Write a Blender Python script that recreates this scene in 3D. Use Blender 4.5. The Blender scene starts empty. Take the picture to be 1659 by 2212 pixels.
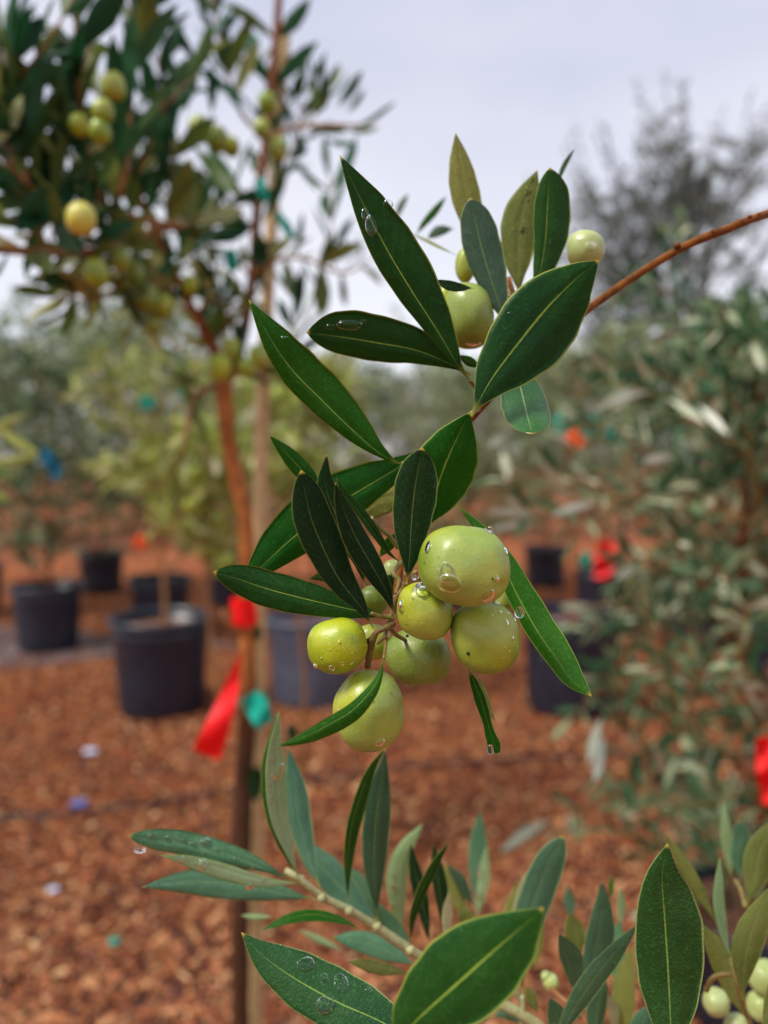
import bpy, bmesh, math, random
import numpy as np
from mathutils import Vector, Matrix, noise as mnoise
from mathutils.bvhtree import BVHTree

random.seed(7); rng = np.random.default_rng(7)
S = bpy.context.scene
COL = S.collection
# ------------------------------------------------------------------ camera
FP = 1703.0; CX = 829.5; CY = 1106.0          # focal length and centre in photo-view pixels (1659 x 2212)
CAMZ = 1.05; PITCH = math.atan(106/FP)
cam_d = bpy.data.cameras.new('camera'); cam = bpy.data.objects.new('camera', cam_d); COL.objects.link(cam)
cam.location = (0, 0, CAMZ); cam.rotation_euler = (math.pi/2-PITCH, 0, 0)
cam_d.sensor_fit = 'VERTICAL'; cam_d.sensor_height = 36; cam_d.lens = 36*FP/2212
cam_d.clip_start = 0.01; cam_d.clip_end = 1000
cam_d.dof.use_dof = True; cam_d.dof.focus_distance = 0.212
cam_d.dof.aperture_fstop = cam_d.lens/4.0; cam_d.dof.aperture_blades = 0
S.camera = cam
# ------------------------------------------------------------------ world + sun
SUN_EL, SUN_AZ = math.radians(56), math.radians(-115)     # azimuth from +Y towards +X
w = bpy.data.worlds.new('World'); S.world = w; w.use_nodes = True
nt = w.node_tree; nt.nodes.clear()
def N(t, ty, **kw):
    n = t.nodes.new(ty)
    for k, v in kw.items():
        if k.startswith('i_'):
            key = k[2:]; key = int(key) if key.isdigit() else key.replace('_', ' ')
            n.inputs[key].default_value = v
        else: setattr(n, k, v)
    return n
out = N(nt, 'ShaderNodeOutputWorld'); mixs = N(nt, 'ShaderNodeMixShader')
sky = N(nt, 'ShaderNodeTexSky', sky_type='NISHITA', sun_disc=False, sun_elevation=SUN_EL, sun_rotation=SUN_AZ)
b1 = N(nt, 'ShaderNodeBackground', i_Strength=0.1); b2 = N(nt, 'ShaderNodeBackground', i_Strength=1.0)
tc = N(nt, 'ShaderNodeTexCoord'); mp = N(nt, 'ShaderNodeMapping')
mp.inputs['Scale'].default_value = (1.0, 1.0, 2.6)
nz = N(nt, 'ShaderNodeTexNoise', i_Scale=1.7, i_Detail=5.0, i_Roughness=0.5)
cr = N(nt, 'ShaderNodeValToRGB')
cr.color_ramp.elements[0].position = .30; cr.color_ramp.elements[0].color = (.29, .31, .395, 1)
cr.color_ramp.elements[1].position = .70; cr.color_ramp.elements[1].color = (.425, .425, .475, 1)
sp = N(nt, 'ShaderNodeSeparateXYZ'); mr = N(nt, 'ShaderNodeMapRange')
for k, v in zip(('From Min', 'From Max', 'To Min', 'To Max'), (.0, .42, 1.0, 0.0)): mr.inputs[k].default_value = v
mc = N(nt, 'ShaderNodeMixRGB'); mc.inputs['Color2'].default_value = (.52, .53, .555, 1)
L = nt.links.new
L(tc.outputs['Generated'], mp.inputs['Vector']); L(mp.outputs[0], nz.inputs['Vector']); L(nz.outputs['Fac'], cr.inputs[0])
L(tc.outputs['Generated'], sp.inputs[0]); L(sp.outputs['Z'], mr.inputs['Value'])
L(mr.outputs[0], mc.inputs['Fac']); L(cr.outputs[0], mc.inputs['Color1']); L(mc.outputs[0], b2.inputs['Color'])
L(sky.outputs[0], b1.inputs['Color']); L(b1.outputs[0], mixs.inputs[1]); L(b2.outputs[0], mixs.inputs[2])
mixs.inputs[0].default_value = .93; L(mixs.outputs[0], out.inputs['Surface'])
sd = bpy.data.lights.new('sun', 'SUN'); sd.energy = 2.2; sd.angle = math.radians(18); sd.color = (1, .95, .86)
so = bpy.data.objects.new('sun', sd); COL.objects.link(so)
so.rotation_euler = Vector((-math.sin(SUN_AZ)*math.cos(SUN_EL), -math.cos(SUN_AZ)*math.cos(SUN_EL), -math.sin(SUN_EL))).to_track_quat('-Z', 'Y').to_euler()
S.view_settings.view_transform = 'Standard'; S.view_settings.look = 'None'
S.view_settings.exposure = 1.0; S.view_settings.gamma = 1
S.render.engine = 'CYCLES'
# ------------------------------------------------------------------ pixel -> space
AX = Vector((1, 0, 0)); AY = Vector((0, math.sin(PITCH), math.cos(PITCH))); AD = Vector((0, math.cos(PITCH), -math.sin(PITCH)))
CAM = Vector((0, 0, CAMZ))
def pt(x, y, d): return CAM + AX*((x-CX)/FP*d) + AY*(-(y-CY)/FP*d) + AD*d
CROPS = {0: (0, 0, 1.0), 1: (0, 0, .519), 2: (813.3, 239.2, .5098), 3: (430.6, 612.3, .4037), 4: (574.1, 1052.5, .4614), 5: (0, 669.7, .3749),
         6: (0, 1387.3, .4614), 7: (478.4, 1530.9, .4614), 8: (956.8, 1435.2, .4233), 9: (1052.5, 669.7, .3656), 10: (382.7, 1148.1, .2595)}
def cv(c, x, y): a, b, s = CROPS[c]; return a+x*s, b+y*s
# ------------------------------------------------------------------ object helpers
def tagp(o, label=None, cat=None, group=None, kind=None):
    if label: o['label'] = label
    if cat: o['category'] = cat
    if group: o['group'] = group
    if kind: o['kind'] = kind
    return o
def thing(name, loc, label, cat, group=None):
    o = bpy.data.objects.new(name, None); COL.objects.link(o); o.location = loc; o.empty_display_size = .01
    return tagp(o, label, cat, group)
def mobj(name, V, F, mats, parent=None, mi=None, uv=None, smooth=True):
    me = bpy.data.meshes.new(name)
    V = np.asarray(V, dtype=np.float64).reshape(-1, 3)
    if parent is not None and parent.name in WL: V = V - np.array(WL[parent.name])
    me.from_pydata(V.tolist(), [], F)
    for m in (mats if isinstance(mats, (list, tuple)) else [mats]): me.materials.append(m)
    if mi is not None: me.polygons.foreach_set('material_index', mi)
    me.polygons.foreach_set('use_smooth', [smooth]*len(me.polygons))
    if uv is not None:
        ul = me.uv_layers.new(name='UVMap'); vi = np.empty(len(me.loops), dtype=np.int32)
        me.loops.foreach_get('vertex_index', vi); ul.data.foreach_set('uv', np.asarray(uv)[vi].astype(np.float32).ravel())
    me.update()
    o = bpy.data.objects.new(name, me); COL.objects.link(o)
    if parent is not None: o.parent = parent
    return o
WL = {}     # world location of each parent (things are never rotated)
def T(name, loc, label, cat, group=None):
    o = thing(name, loc, label, cat, group); WL[o.name] = tuple(loc); return o
def sub(name, V, F, mats, parent, root, **k):     # sub-part: parent mesh sits at identity under root
    V = np.asarray(V)-np.array(WL[root.name]); o = mobj(name, V, F, mats, None, **k); o.parent = parent; return o
def smoothpath(P, n):
    P = [np.array(p, dtype=float) for p in P]
    if len(P) == 2: return np.array([P[0]+(P[1]-P[0])*t for t in np.linspace(0, 1, n)])
    Q = [2*P[0]-P[1]]+P+[2*P[-1]-P[-2]]
    seg = [np.linalg.norm(P[i+1]-P[i]) for i in range(len(P)-1)]; cum = np.concatenate([[0], np.cumsum(seg)]); cum /= cum[-1]
    o = []
    for t in np.linspace(0, 1, n):
        i = min(int(np.searchsorted(cum, t, side='right'))-1, len(P)-2); u = (t-cum[i])/max(cum[i+1]-cum[i], 1e-9)
        a, b, c, d = Q[i], Q[i+1], Q[i+2], Q[i+3]
        o.append(.5*((2*b)+(-a+c)*u+(2*a-5*b+4*c-d)*u*u+(-a+3*b-3*c+d)*u**3))
    return np.array(o)
def tube_data(P, R, n=40, k=10, bump=0, seed=0):
    C = smoothpath([tuple(p) for p in P], n); R = np.interp(np.linspace(0, 1, n), np.linspace(0, 1, len(R)), R)
    V = []; F = []; up = Vector((.3, .2, 1)).normalized(); X = None
    for i in range(n):
        t = Vector(C[min(i+1, n-1)]-C[max(i-1, 0)]).normalized()
        X = (up.cross(t) if X is None else X-t*X.dot(t)); X = X.normalized(); Y = t.cross(X)
        for j in range(k):
            a = 2*math.pi*j/k; dr = X*math.cos(a)+Y*math.sin(a); c = Vector(C[i])
            r = R[i]*(1+bump*mnoise.noise(c*(0.5/max(R[i], 1e-5))+dr*.8+Vector((seed, 0, 0))))
            V.append(tuple(c+dr*r))
    for i in range(n-1):
        for j in range(k): F.append((i*k+j, i*k+(j+1) % k, (i+1)*k+(j+1) % k, (i+1)*k+j))
    V.append(tuple(C[0])); V.append(tuple(C[-1])); a, b = len(V)-2, len(V)-1
    for j in range(k): F.append((a, (j+1) % k, j)); F.append((b, (n-1)*k+j, (n-1)*k+(j+1) % k))
    return V, F
def merge(parts):
    V = []; F = []
    for v, f in parts:
        o = len(V); V += [tuple(q) for q in v]; F += [tuple(i+o for i in g) for g in f]
    return V, F
# ------------------------------------------------------------------ materials
def newmat(name):
    m = bpy.data.materials.new(name); m.use_nodes = True; m.node_tree.nodes.clear(); return m, m.node_tree
def M_(t, op, a, b=None, c=None):
    n = t.nodes.new('ShaderNodeMath'); n.operation = op
    for i, v in enumerate((a, b, c)):
        if v is None: continue
        if isinstance(v, (int, float)): n.inputs[i].default_value = v
        else: t.links.new(v, n.inputs[i])
    return n.outputs[0]
def SS(t, v, lo, hi, a=0., b=1.):
    n = t.nodes.new('ShaderNodeMapRange'); n.interpolation_type = 'SMOOTHSTEP'
    t.links.new(v, n.inputs['Value'])
    for k, q in zip(('From Min', 'From Max', 'To Min', 'To Max'), (lo, hi, a, b)): n.inputs[k].default_value = q
    return n.outputs[0]
def MX(t, f, a, b, mode='MIX'):
    n = t.nodes.new('ShaderNodeMixRGB'); n.blend_type = mode
    for i, v in zip((0, 1, 2), (f, a, b)):
        if isinstance(v, (int, float)): n.inputs[i].default_value = v
        elif isinstance(v, tuple): n.inputs[i].default_value = (*v, 1) if len(v) == 3 else v
        else: t.links.new(v, n.inputs[i])
    return n.outputs[0]
def NZ(t, vec, scale, detail=3, rough=.5, ty='ShaderNodeTexNoise'):
    n = t.nodes.new(ty); n.inputs['Scale'].default_value = scale
    if ty == 'ShaderNodeTexNoise': n.inputs['Detail'].default_value = detail; n.inputs['Roughness'].default_value = rough
    if vec is not None: t.links.new(vec, n.inputs['Vector'])
    return n.outputs['Fac' if ty == 'ShaderNodeTexNoise' else 'Distance']
def PB(t, col, rough, spec=.5, bump=None, bstr=.3, bdist=.001, **kw):
    p = t.nodes.new('ShaderNodeBsdfPrincipled')
    if isinstance(col, tuple): p.inputs['Base Color'].default_value = (*col, 1)
    else: t.links.new(col, p.inputs['Base Color'])
    if isinstance(rough, (int, float)): p.inputs['Roughness'].default_value = rough
    else: t.links.new(rough, p.inputs['Roughness'])
    p.inputs['Specular IOR Level'].default_value = spec
    if bump is not None:
        b = t.nodes.new('ShaderNodeBump'); b.inputs['Strength'].default_value = bstr; b.inputs['Distance'].default_value = bdist
        t.links.new(bump, b.inputs['Height']); t.links.new(b.outputs[0], p.inputs['Normal'])
    for k, v in kw.items(): p.inputs[k.replace('_', ' ')].default_value = v
    return p
def OUT(t, s): o = t.nodes.new('ShaderNodeOutputMaterial'); t.links.new(s, o.inputs['Surface'])
def leafmat(name, c1, c2, vein, edge, rough=.44, spec=.15, trans=.26, tcol=(.25, .5, .05), pim=.15, spots=False, vw=.05):
    m, t = newmat(name)
    tc = t.nodes.new('ShaderNodeTexCoord'); sx = t.nodes.new('ShaderNodeSeparateXYZ'); t.links.new(tc.outputs['UV'], sx.inputs[0])
    u, v = sx.outputs[0], sx.outputs[1]; ob = tc.outputs['Object']
    a = M_(t, 'ABSOLUTE', M_(t, 'MULTIPLY', M_(t, 'SUBTRACT', u, .5), 2.))
    wob = M_(t, 'ADD', a, M_(t, 'MULTIPLY', M_(t, 'SUBTRACT', NZ(t, ob, 900, 2), .5), .03))
    rib = M_(t, 'MULTIPLY', SS(t, wob, vw*.3, vw*.75, 1, 0), SS(t, v, .55, .98, 1, .25))
    n1 = NZ(t, ob, 60, 4); n2 = NZ(t, ob, 1500, 2, .6); oi = t.nodes.new('ShaderNodeObjectInfo')
    c = MX(t, SS(t, n1, .3, .7), c1, c2)
    lat = M_(t, 'FRACT', M_(t, 'ADD', M_(t, 'MULTIPLY', v, 15.), M_(t, 'MULTIPLY', a, -2.6)))
    lat = M_(t, 'MULTIPLY', M_(t, 'MULTIPLY', SS(t, M_(t, 'ABSOLUTE', M_(t, 'SUBTRACT', lat, .5)), 0., .22, 1, 0), SS(t, n1, .4, .65)), .035)
    c = MX(t, lat, c, vein)
    c = MX(t, SS(t, n2, .54, .70, 0, .34), c, tuple(min(1, q*2.6+.02) for q in c2))     # pale pores
    c = MX(t, SS(t, NZ(t, ob, 25, 5, .65), .66, .74, 0, .35), c, (.13, .12, .03))
    hs = t.nodes.new('ShaderNodeHueSaturation'); t.links.new(c, hs.inputs['Color'])
    t.links.new(M_(t, 'ADD', M_(t, 'MULTIPLY', oi.outputs['Random'], .5), .78), hs.inputs['Value'])
    t.links.new(M_(t, 'ADD', M_(t, 'MULTIPLY', oi.outputs['Random'], -.03), .515), hs.inputs['Hue'])
    c = hs.outputs[0]
    c = MX(t, rib, c, vein)
    c = MX(t, SS(t, M_(t, 'ADD', a, M_(t, 'MULTIPLY', SS(t, v, .8, 1.), .02)), .935, .97, 0, .8), c, edge)
    c = MX(t, SS(t, v, .972, .995), c, (.42, .28, .04)); c = MX(t, SS(t, v, .02, .10, 1, 0), c, (.30, .32, .06))
    if spots:
        s = SS(t, NZ(t, ob, 260, 3, .7), .53, .59)
        s = M_(t, 'MULTIPLY', s, SS(t, a, .1, .38, 1, 0)); s = M_(t, 'MULTIPLY', s, SS(t, v, .4, .5)); c = MX(t, s, c, (.01, .012, .008))
    h = M_(t, 'ADD', M_(t, 'MULTIPLY', n2, pim), M_(t, 'ADD', M_(t, 'MULTIPLY', rib, -.4), M_(t, 'ADD', M_(t, 'MULTIPLY', lat, -1.2), M_(t, 'MULTIPLY', NZ(t, ob, 260, 3), .9))))
    p = PB(t, c, SS(t, n1, .3, .7, rough-.07, rough+.1), spec, h, .55, .0006)
    tr = t.nodes.new('ShaderNodeBsdfTranslucent'); t.links.new(MX(t, .5, c, tcol), tr.inputs['Color'])
    mx = t.nodes.new('ShaderNodeMixShader'); mx.inputs[0].default_value = trans
    t.links.new(p.outputs[0], mx.inputs[1]); t.links.new(tr.outputs[0], mx.inputs[2]); OUT(t, mx.outputs[0]); return m
YV = (.32, .46, .07)
LM = {
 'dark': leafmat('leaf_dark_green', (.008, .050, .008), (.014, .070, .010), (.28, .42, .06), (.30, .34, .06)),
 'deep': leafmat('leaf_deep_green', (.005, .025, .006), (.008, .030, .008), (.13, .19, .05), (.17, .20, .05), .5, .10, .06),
 'mid': leafmat('leaf_mid_green', (.012, .090, .005), (.024, .130, .010), YV, (.38, .42, .08), trans=.32),
 'wet': leafmat('leaf_wet_green', (.015, .085, .015), (.03, .12, .025), (.28, .40, .14), (.34, .40, .12), .16, .7),
 'grey': leafmat('leaf_grey_green', (.030, .085, .042), (.05, .115, .058), (.20, .30, .09), (.32, .38, .12), .48, .4),
 'teal': leafmat('leaf_blue_green', (.05, .145, .075), (.085, .20, .11), (.20, .34, .14), (.34, .42, .15), .5, .4, .25, (.2, .45, .12)),
 'under': leafmat('leaf_underside_olive', (.20, .23, .055), (.26, .29, .08), (.34, .37, .12), (.34, .36, .1), .6, .25, .4, (.5, .6, .08), vw=.07),
 'spot': leafmat('leaf_underside_spotted', (.16, .19, .04), (.21, .24, .06), (.28, .31, .1), (.32, .34, .1), .6, .25, .4, (.5, .6, .08), spots=True, vw=.07),
 'silver': leafmat('leaf_underside_silver', (.42, .62, .30), (.52, .70, .40), (.48, .56, .34), (.44, .52, .22), .42, .35, .6, (.55, .8, .35), vw=.07),
 'tan': leafmat('leaf_underside_tan', (.30, .28, .14), (.38, .35, .2), (.4, .4, .2), (.4, .4, .15), .6, .25, .35, (.6, .55, .15)),
 'pimple': leafmat('leaf_pimpled_green', (.007, .048, .010), (.014, .072, .014), (.19, .32, .06), (.30, .36, .12), .42, .35, .12, pim=.9),
}
def simple(name, c1, c2, scale=50, rough=.6, spec=.4, bstr=.3, bd=.002, trans=0, island=False, detail=4, **kw):
    m, t = newmat(name); tc = t.nodes.new('ShaderNodeTexCoord'); n = NZ(t, tc.outputs['Object'], scale, detail, .6)
    c = MX(t, SS(t, n, .3, .7), c1, c2); p = PB(t, c, rough, spec, n, bstr, bd, **kw); s = p.outputs[0]
    if trans:
        tr = t.nodes.new('ShaderNodeBsdfTranslucent'); t.links.new(c, tr.inputs['Color']); mx = t.nodes.new('ShaderNodeMixShader')
        mx.inputs[0].default_value = trans; t.links.new(s, mx.inputs[1]); t.links.new(tr.outputs[0], mx.inputs[2]); s = mx.outputs[0]
    OUT(t, s); return m
def ramp_island(name, cols, rough=.5, spec=.4, trans=.25, nscale=None, bstr=0):
    m, t = newmat(name); g = t.nodes.new('ShaderNodeNewGeometry'); r = t.nodes.new('ShaderNodeValToRGB')
    e = r.color_ramp.elements; r.color_ramp.interpolation = 'LINEAR'
    while len(e) < len(cols): e.new(.5)
    for i, (p, c) in enumerate(cols): e[i].position = p; e[i].color = (*c, 1)
    t.links.new(g.outputs['Random Per Island'], r.inputs[0]); c = r.outputs[0]; b = None
    if nscale:
        tc = t.nodes.new('ShaderNodeTexCoord'); b = NZ(t, tc.outputs['Object'], nscale, 4, .6); c = MX(t, SS(t, b, .3, .7, .0, .5), c, (.03, .015, .01))
    p = PB(t, c, rough, spec, b, bstr or .01, .003); s = p.outputs[0]
    if trans:
        tr = t.nodes.new('ShaderNodeBsdfTranslucent'); t.links.new(c, tr.inputs['Color']); mx = t.nodes.new('ShaderNodeMixShader')
        mx.inputs[0].default_value = trans; t.links.new(s, mx.inputs[1]); t.links.new(tr.outputs[0], mx.inputs[2]); s = mx.outputs[0]
    OUT(t, s); return m
def olivemat(name, ca, cb, cc, bloom=.35):
    m, t = newmat(name); tc = t.nodes.new('ShaderNodeTexCoord'); ob = tc.outputs['Object']; oi = t.nodes.new('ShaderNodeObjectInfo')
    n1 = NZ(t, ob, 55, 3, .55); n2 = NZ(t, ob, 170, 4, .6); n3 = NZ(t, ob, 1100, 0, ty='ShaderNodeTexVoronoi'); n4 = NZ(t, ob, 25, 2)
    c = MX(t, SS(t, n1, .40, .60), ca, cb); c = MX(t, SS(t, n2, .45, .75, 0, .5), c, cc)
    c = MX(t, SS(t, n3, .10, .24, .38, 0), c, (.66, .70, .42))
    c = MX(t, SS(t, n4, .42, .62, 0, bloom), c, (.38, .45, .14))
    c = MX(t, SS(t, NZ(t, ob, 95, 4, .7), .665, .72, 0, .55), c, (.20, .19, .05))
    hs = t.nodes.new('ShaderNodeHueSaturation'); t.links.new(c, hs.inputs['Color'])
    t.links.new(M_(t, 'ADD', M_(t, 'MULTIPLY', oi.outputs['Random'], .2), .9), hs.inputs['Value'])
    p = PB(t, hs.outputs[0], SS(t, n2, .3, .7, .32, .52), .5, M_(t, 'ADD', M_(t, 'MULTIPLY', n3, -.5), n2), .22, .0004,
           Subsurface_Weight=.08, Subsurface_Scale=.0015, Coat_Weight=.14, Coat_Roughness=.2)
    p.inputs['Subsurface Radius'].default_value = (1, 1, .3); OUT(t, p.outputs[0]); return m
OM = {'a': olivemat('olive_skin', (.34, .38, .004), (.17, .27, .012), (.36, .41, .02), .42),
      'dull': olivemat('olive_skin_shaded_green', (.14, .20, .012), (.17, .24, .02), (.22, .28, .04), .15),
      'pale': olivemat('olive_skin_pale', (.36, .44, .13), (.44, .50, .2), (.5, .55, .26)),
      'yel': olivemat('olive_skin_yellow', (.60, .55, .03), (.62, .55, .08), (.6, .32, .2))}
MWAT, t = newmat('water'); p = PB(t, (1, 1, 1), .0, .5); p.inputs['Transmission Weight'].default_value = 1; p.inputs['IOR'].default_value = 1.33; OUT(t, p.outputs[0])
MBARK = simple('bark_red_brown', (.26, .075, .018), (.15, .042, .012), 120, .55, .25, .6, .003)
MBARKN = simple('bark_near_branch', (.24, .080, .011), (.09, .030, .006), 260, .42, .12, .5, .0008)
MTWIG = simple('twig_green_brown', (.26, .23, .06), (.20, .12, .04), 400, .5, .4, .5, .0008)
MTWIGY = simple('twig_pale_green', (.36, .36, .17), (.28, .27, .12), 500, .5, .4, .5, .0006)
MPED = simple('peduncle_brown', (.22, .17, .05), (.16, .075, .03), 700, .5, .4, .6, .0006)
MTWIGO = simple('twig_orange', (.32, .15, .05), (.22, .10, .03), 300, .45, .4, .4, .0008)
MBAM = simple('bamboo', (.58, .40, .19), (.44, .28, .12), 90, .5, .4, .4, .002)
MPOT = simple('black_plastic', (.012, .014, .026), (.022, .024, .038), 30, .38, .5, .1, .002)
MPOTG = simple('weathered_plastic', (.07, .078, .115), (.11, .118, .16), 20, .5, .5, .1, .002)
MRED = simple('red_tape', (.95, .006, .008), (.85, .004, .006), 30, .4, .4, .1, .002, trans=.3)
MORG = simple('orange_tape', (1, .17, .03), (.9, .13, .02), 30, .4, .4, .1, .002, trans=.3)
MTEAL = simple('teal_tape', (.0, .42, .30), (.0, .34, .25), 30, .4, .4, .1, .002, trans=.25)
MBLUE = simple('blue_tape', (.0, .17, .28), (.0, .13, .24), 30, .4, .4, .1, .002, trans=.25)
MTUBE = simple('black_tube', (.012, .012, .015), (.02, .02, .025), 20, .35, .5)
MSCR = simple('pale_scrap', (.55, .58, .75), (.45, .48, .62), 60, .5)
MSCB = simple('blue_scrap', (.06, .12, .4), (.05, .09, .3), 60, .5)
MSPECK = simple('black_speck', (.01, .008, .006), (.015, .01, .008), 60, .6)
# ------------------------------------------------------------------ leaf
PROF = {'lance': ([0, .05, .12, .25, .40, .52, .66, .80, .90, .96, 1], [.035, .05, .24, .64, .91, 1, .95, .68, .36, .14, .0]),
        'blunt': ([0, .06, .14, .28, .45, .60, .75, .87, .94, .98, 1], [.035, .05, .27, .62, .88, 1, .98, .80, .50, .20, .0]),
        'spoon': ([0, .05, .15, .35, .5, .65, .78, .88, .94, 1], [.05, .2, .6, .85, .75, .62, .8, 1, .75, .0]),
        'late': ([0, .05, .12, .25, .45, .65, .82, .90, .96, 1], [.03, .08, .32, .7, .95, 1, .92, .80, .45, .0]),
        'oval': ([0, .04, .12, .28, .45, .60, .78, .90, .96, .99, 1], [.06, .16, .48, .82, .97, 1, .93, .72, .46, .22, .02])}
def leaf_data(mid, LW, RW, lf=.25, rf=.25, prof='lance', nu=34, nv=10, thk=.00028, wave=.05, seed=None, curl=0):
    """mid: world points base->tip ; LW/RW metres ; lf/rf depth per width on each side (+ is away)"""
    C = smoothpath([tuple(p) for p in mid], nu+1); xs, ws = PROF[prof]
    # smooth profile
    W = np.interp(np.linspace(0, 1, nu+1), xs, ws)
    for _ in range(1): W[1:-1] = (W[:-2]+2*W[1:-1]+W[2:])/4
    ph = random.uniform(0, 9) if seed is None else seed
    G = np.zeros((nu+1, nv+1, 3)); UV = np.zeros((nu+1, nv+1, 2)); ax, ay = np.array(AX), np.array(AY)
    for i in range(nu+1):
        a, b = C[max(i-2, 0)], C[min(i+2, nu)]; tg = b-a; c = C[i]
        V = c-np.array(CAM); V /= np.linalg.norm(V)
        tx, ty = tg@ax, tg@ay; ln = math.hypot(tx, ty)+1e-9
        n = (-ty/ln)*ax+(tx/ln)*ay; n -= V*(n@V); n /= np.linalg.norm(n)
        tt = i/nu
        for j in range(nv+1):
            s = 2*j/nv-1; w_, f_ = (LW, lf) if s < 0 else (RW, rf); q = abs(s)
            sg = 1 if s < 0 else -1
            e = w_*W[i]; wv = (1+.018*math.sin(ph+tt*13+s)+.012*math.sin(2*ph+tt*37+2*s))
            dep = f_*abs(e)*(q**1.4)+wave*abs(e)*math.sin(ph+tt*9+s*1.5)*q + (-.10*abs(e)*math.exp(-(q/.16)**2)*(-1))
            dep += curl*abs(e)*(q**3)
            G[i, j] = c+n*(sg*e*q*wv)+V*dep; UV[i, j] = (j/nv, tt)
    du = np.gradient(G, axis=0); dv = np.gradient(G, axis=1); nr = np.cross(du, dv); nr /= (np.linalg.norm(nr, axis=2, keepdims=True)+1e-12)
    toc = np.array(CAM)-G; sgn = np.sign((nr*toc).sum()) or 1; nr *= sgn
    B = G-nr*thk*np.linspace(1, .7, nu+1)[:, None, None]
    m = (nu+1)*(nv+1); V = np.concatenate([G.reshape(-1, 3), B.reshape(-1, 3)]); U = np.concatenate([UV.reshape(-1, 2)]*2); F = []; MI = []
    q = lambda i, j: i*(nv+1)+j
    for i in range(nu):
        for j in range(nv):
            f = (q(i, j), q(i+1, j), q(i+1, j+1), q(i, j+1))
            if sgn < 0: f = f[::-1]
            F.append(f); MI.append(0); F.append(tuple(x+m for x in f[::-1])); MI.append(1)
        for j in (0, nv):
            f = (q(i, j), q(i+1, j), q(i+1, j)+m, q(i, j)+m); F.append(f); MI.append(0)
    for i in (0, nu):
        for j in range(nv): F.append((q(i, j), q(i, j+1), q(i, j+1)+m, q(i, j)+m)); MI.append(0)
    return V, F, MI, U
def Lf(root, crop, pts, lw, rw, d, top='dark', bot='under', f=None, prof='lance', **k):
    """leaf given base->tip pixels of a crop; widths in crop pixels; d: depth or (base, tip)"""
    s = CROPS[crop][2]; d0, d1 = d if isinstance(d, tuple) else (d, d); n = len(pts)
    mid = [pt(*cv(crop, x, y), d0+(d1-d0)*i/(n-1)) for i, (x, y) in enumerate(pts)]; dm = (d0+d1)/2
    if f is None: r = random.uniform(-.45, .45); f = (.28+r, .28-r)
    V, F, MI, U = leaf_data(mid, lw*s*dm/FP, rw*s*dm/FP, f[0], f[1], prof, **k)
    return mobj('leaf', V, F, [LM[top], LM[bot]], root, mi=MI, uv=U)
# ------------------------------------------------------------------ olives and droplets
def ico(sub_):
    bm = bmesh.new(); bmesh.ops.create_icosphere(bm, subdivisions=sub_, radius=1); V = np.array([v.co[:] for v in bm.verts]); F = [tuple(v.index for v in f.verts) for f in bm.faces]; bm.free(); return V, F
ICO4, ICO3, ICO2 = ico(5), ico(3), ico(2)
def olive(root, crop, x, y, rx, ry, d, tilt=0, mat='a', seed=0, tipdir=None, lump=.06, hi=True, dimple=None):
    s = CROPS[crop][2]; c = pt(*cv(crop, x, y), d); k = s*d/FP; a, b = rx*k, ry*k; dz = (a+b)/2
    V0, F = ICO4 if hi else ICO3; V = V0.copy(); R = np.ones(len(V)); pn = (np.abs(V)**2.2).sum(1)**(1/2.2); U0 = V.copy(); V = V/pn[:, None]*.985
    for i, v in enumerate(U0):
        p = Vector(v)*.9+Vector((seed*3.1, seed, 1)); R[i] = 1+lump*mnoise.noise(p)*1.6+lump*.5*mnoise.noise(p*2.1)
        for dv, amt, sz in (dimple or []):
            q = Vector(dv).normalized().dot(Vector(U0[i])); R[i] += amt*math.exp((q-1)/sz)
    V = V*R[:, None]; ct, st = math.cos(math.radians(tilt)), math.sin(math.radians(tilt))
    X, Y, Z = V[:, 0]*a, V[:, 1]*b, V[:, 2]*dz
    X, Y = X*ct-Y*st, X*st+Y*ct
    W = np.array(c)+X[:, None]*np.array(AX)+Y[:, None]*np.array(AY)-Z[:, None]*np.array(AD)
    return mobj('olive', W, F, OM[mat], root)
def bvh(o):
    off = Vector(WL[o.parent.name]); return BVHTree.FromPolygons([v.co+off for v in o.data.vertices], [tuple(p.vertices) for p in o.data.polygons])
def drops(o, root, crop, lst, flat=.55, name='water_droplet'):
    B = bvh(o)
    for it in lst:
        x, y, r = it[:3]; asp = it[3] if len(it) > 3 else 1.0
        q = pt(*cv(crop, x, y), 1.0)-CAM; h = B.ray_cast(CAM, q.normalized())
        if h[0] is None: continue
        loc, nr = h[0], h[1]
        if nr.dot(q) > 0: nr = -nr
        k = r*CROPS[crop][2]*(loc-CAM).dot(AD)/FP
        V, F = ICO3; X = nr.cross(AY).normalized(); Y = X.cross(nr); se = random.uniform(0, 50)
        W = [tuple(loc+X*(v[0]*k*wob)+Y*(v[1]*k*asp*wob-(0.0))+nr*(v[2]*k*flat+k*.08)) for v in V for wob in [1+.14*mnoise.noise(Vector(v)*1.3+Vector((se, 0, 0)))]]
        sub(name, W, F, MWAT, o, root)
def freedrop(root, par, crop, x, y, rx, ry, d):
    s = CROPS[crop][2]*d/FP; c = pt(*cv(crop, x, y), d); V, F = ICO3
    W = [tuple(c+AX*(v[0]*rx*s*(1-.25*v[1]))+AY*(v[1]*ry*s)-AD*(v[2]*rx*s)) for v in V]; sub('water_droplet', W, F, MWAT, par, root)
def stem(root, P, R, mat, name='stem', n=40, k=10, bump=.15):
    V, F = tube_data(P, R, n, k, bump); return mobj(name, V, F, mat, root)
def px(crop, lst): return [pt(*cv(crop, x, y), d) for x, y, d in lst]

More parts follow.
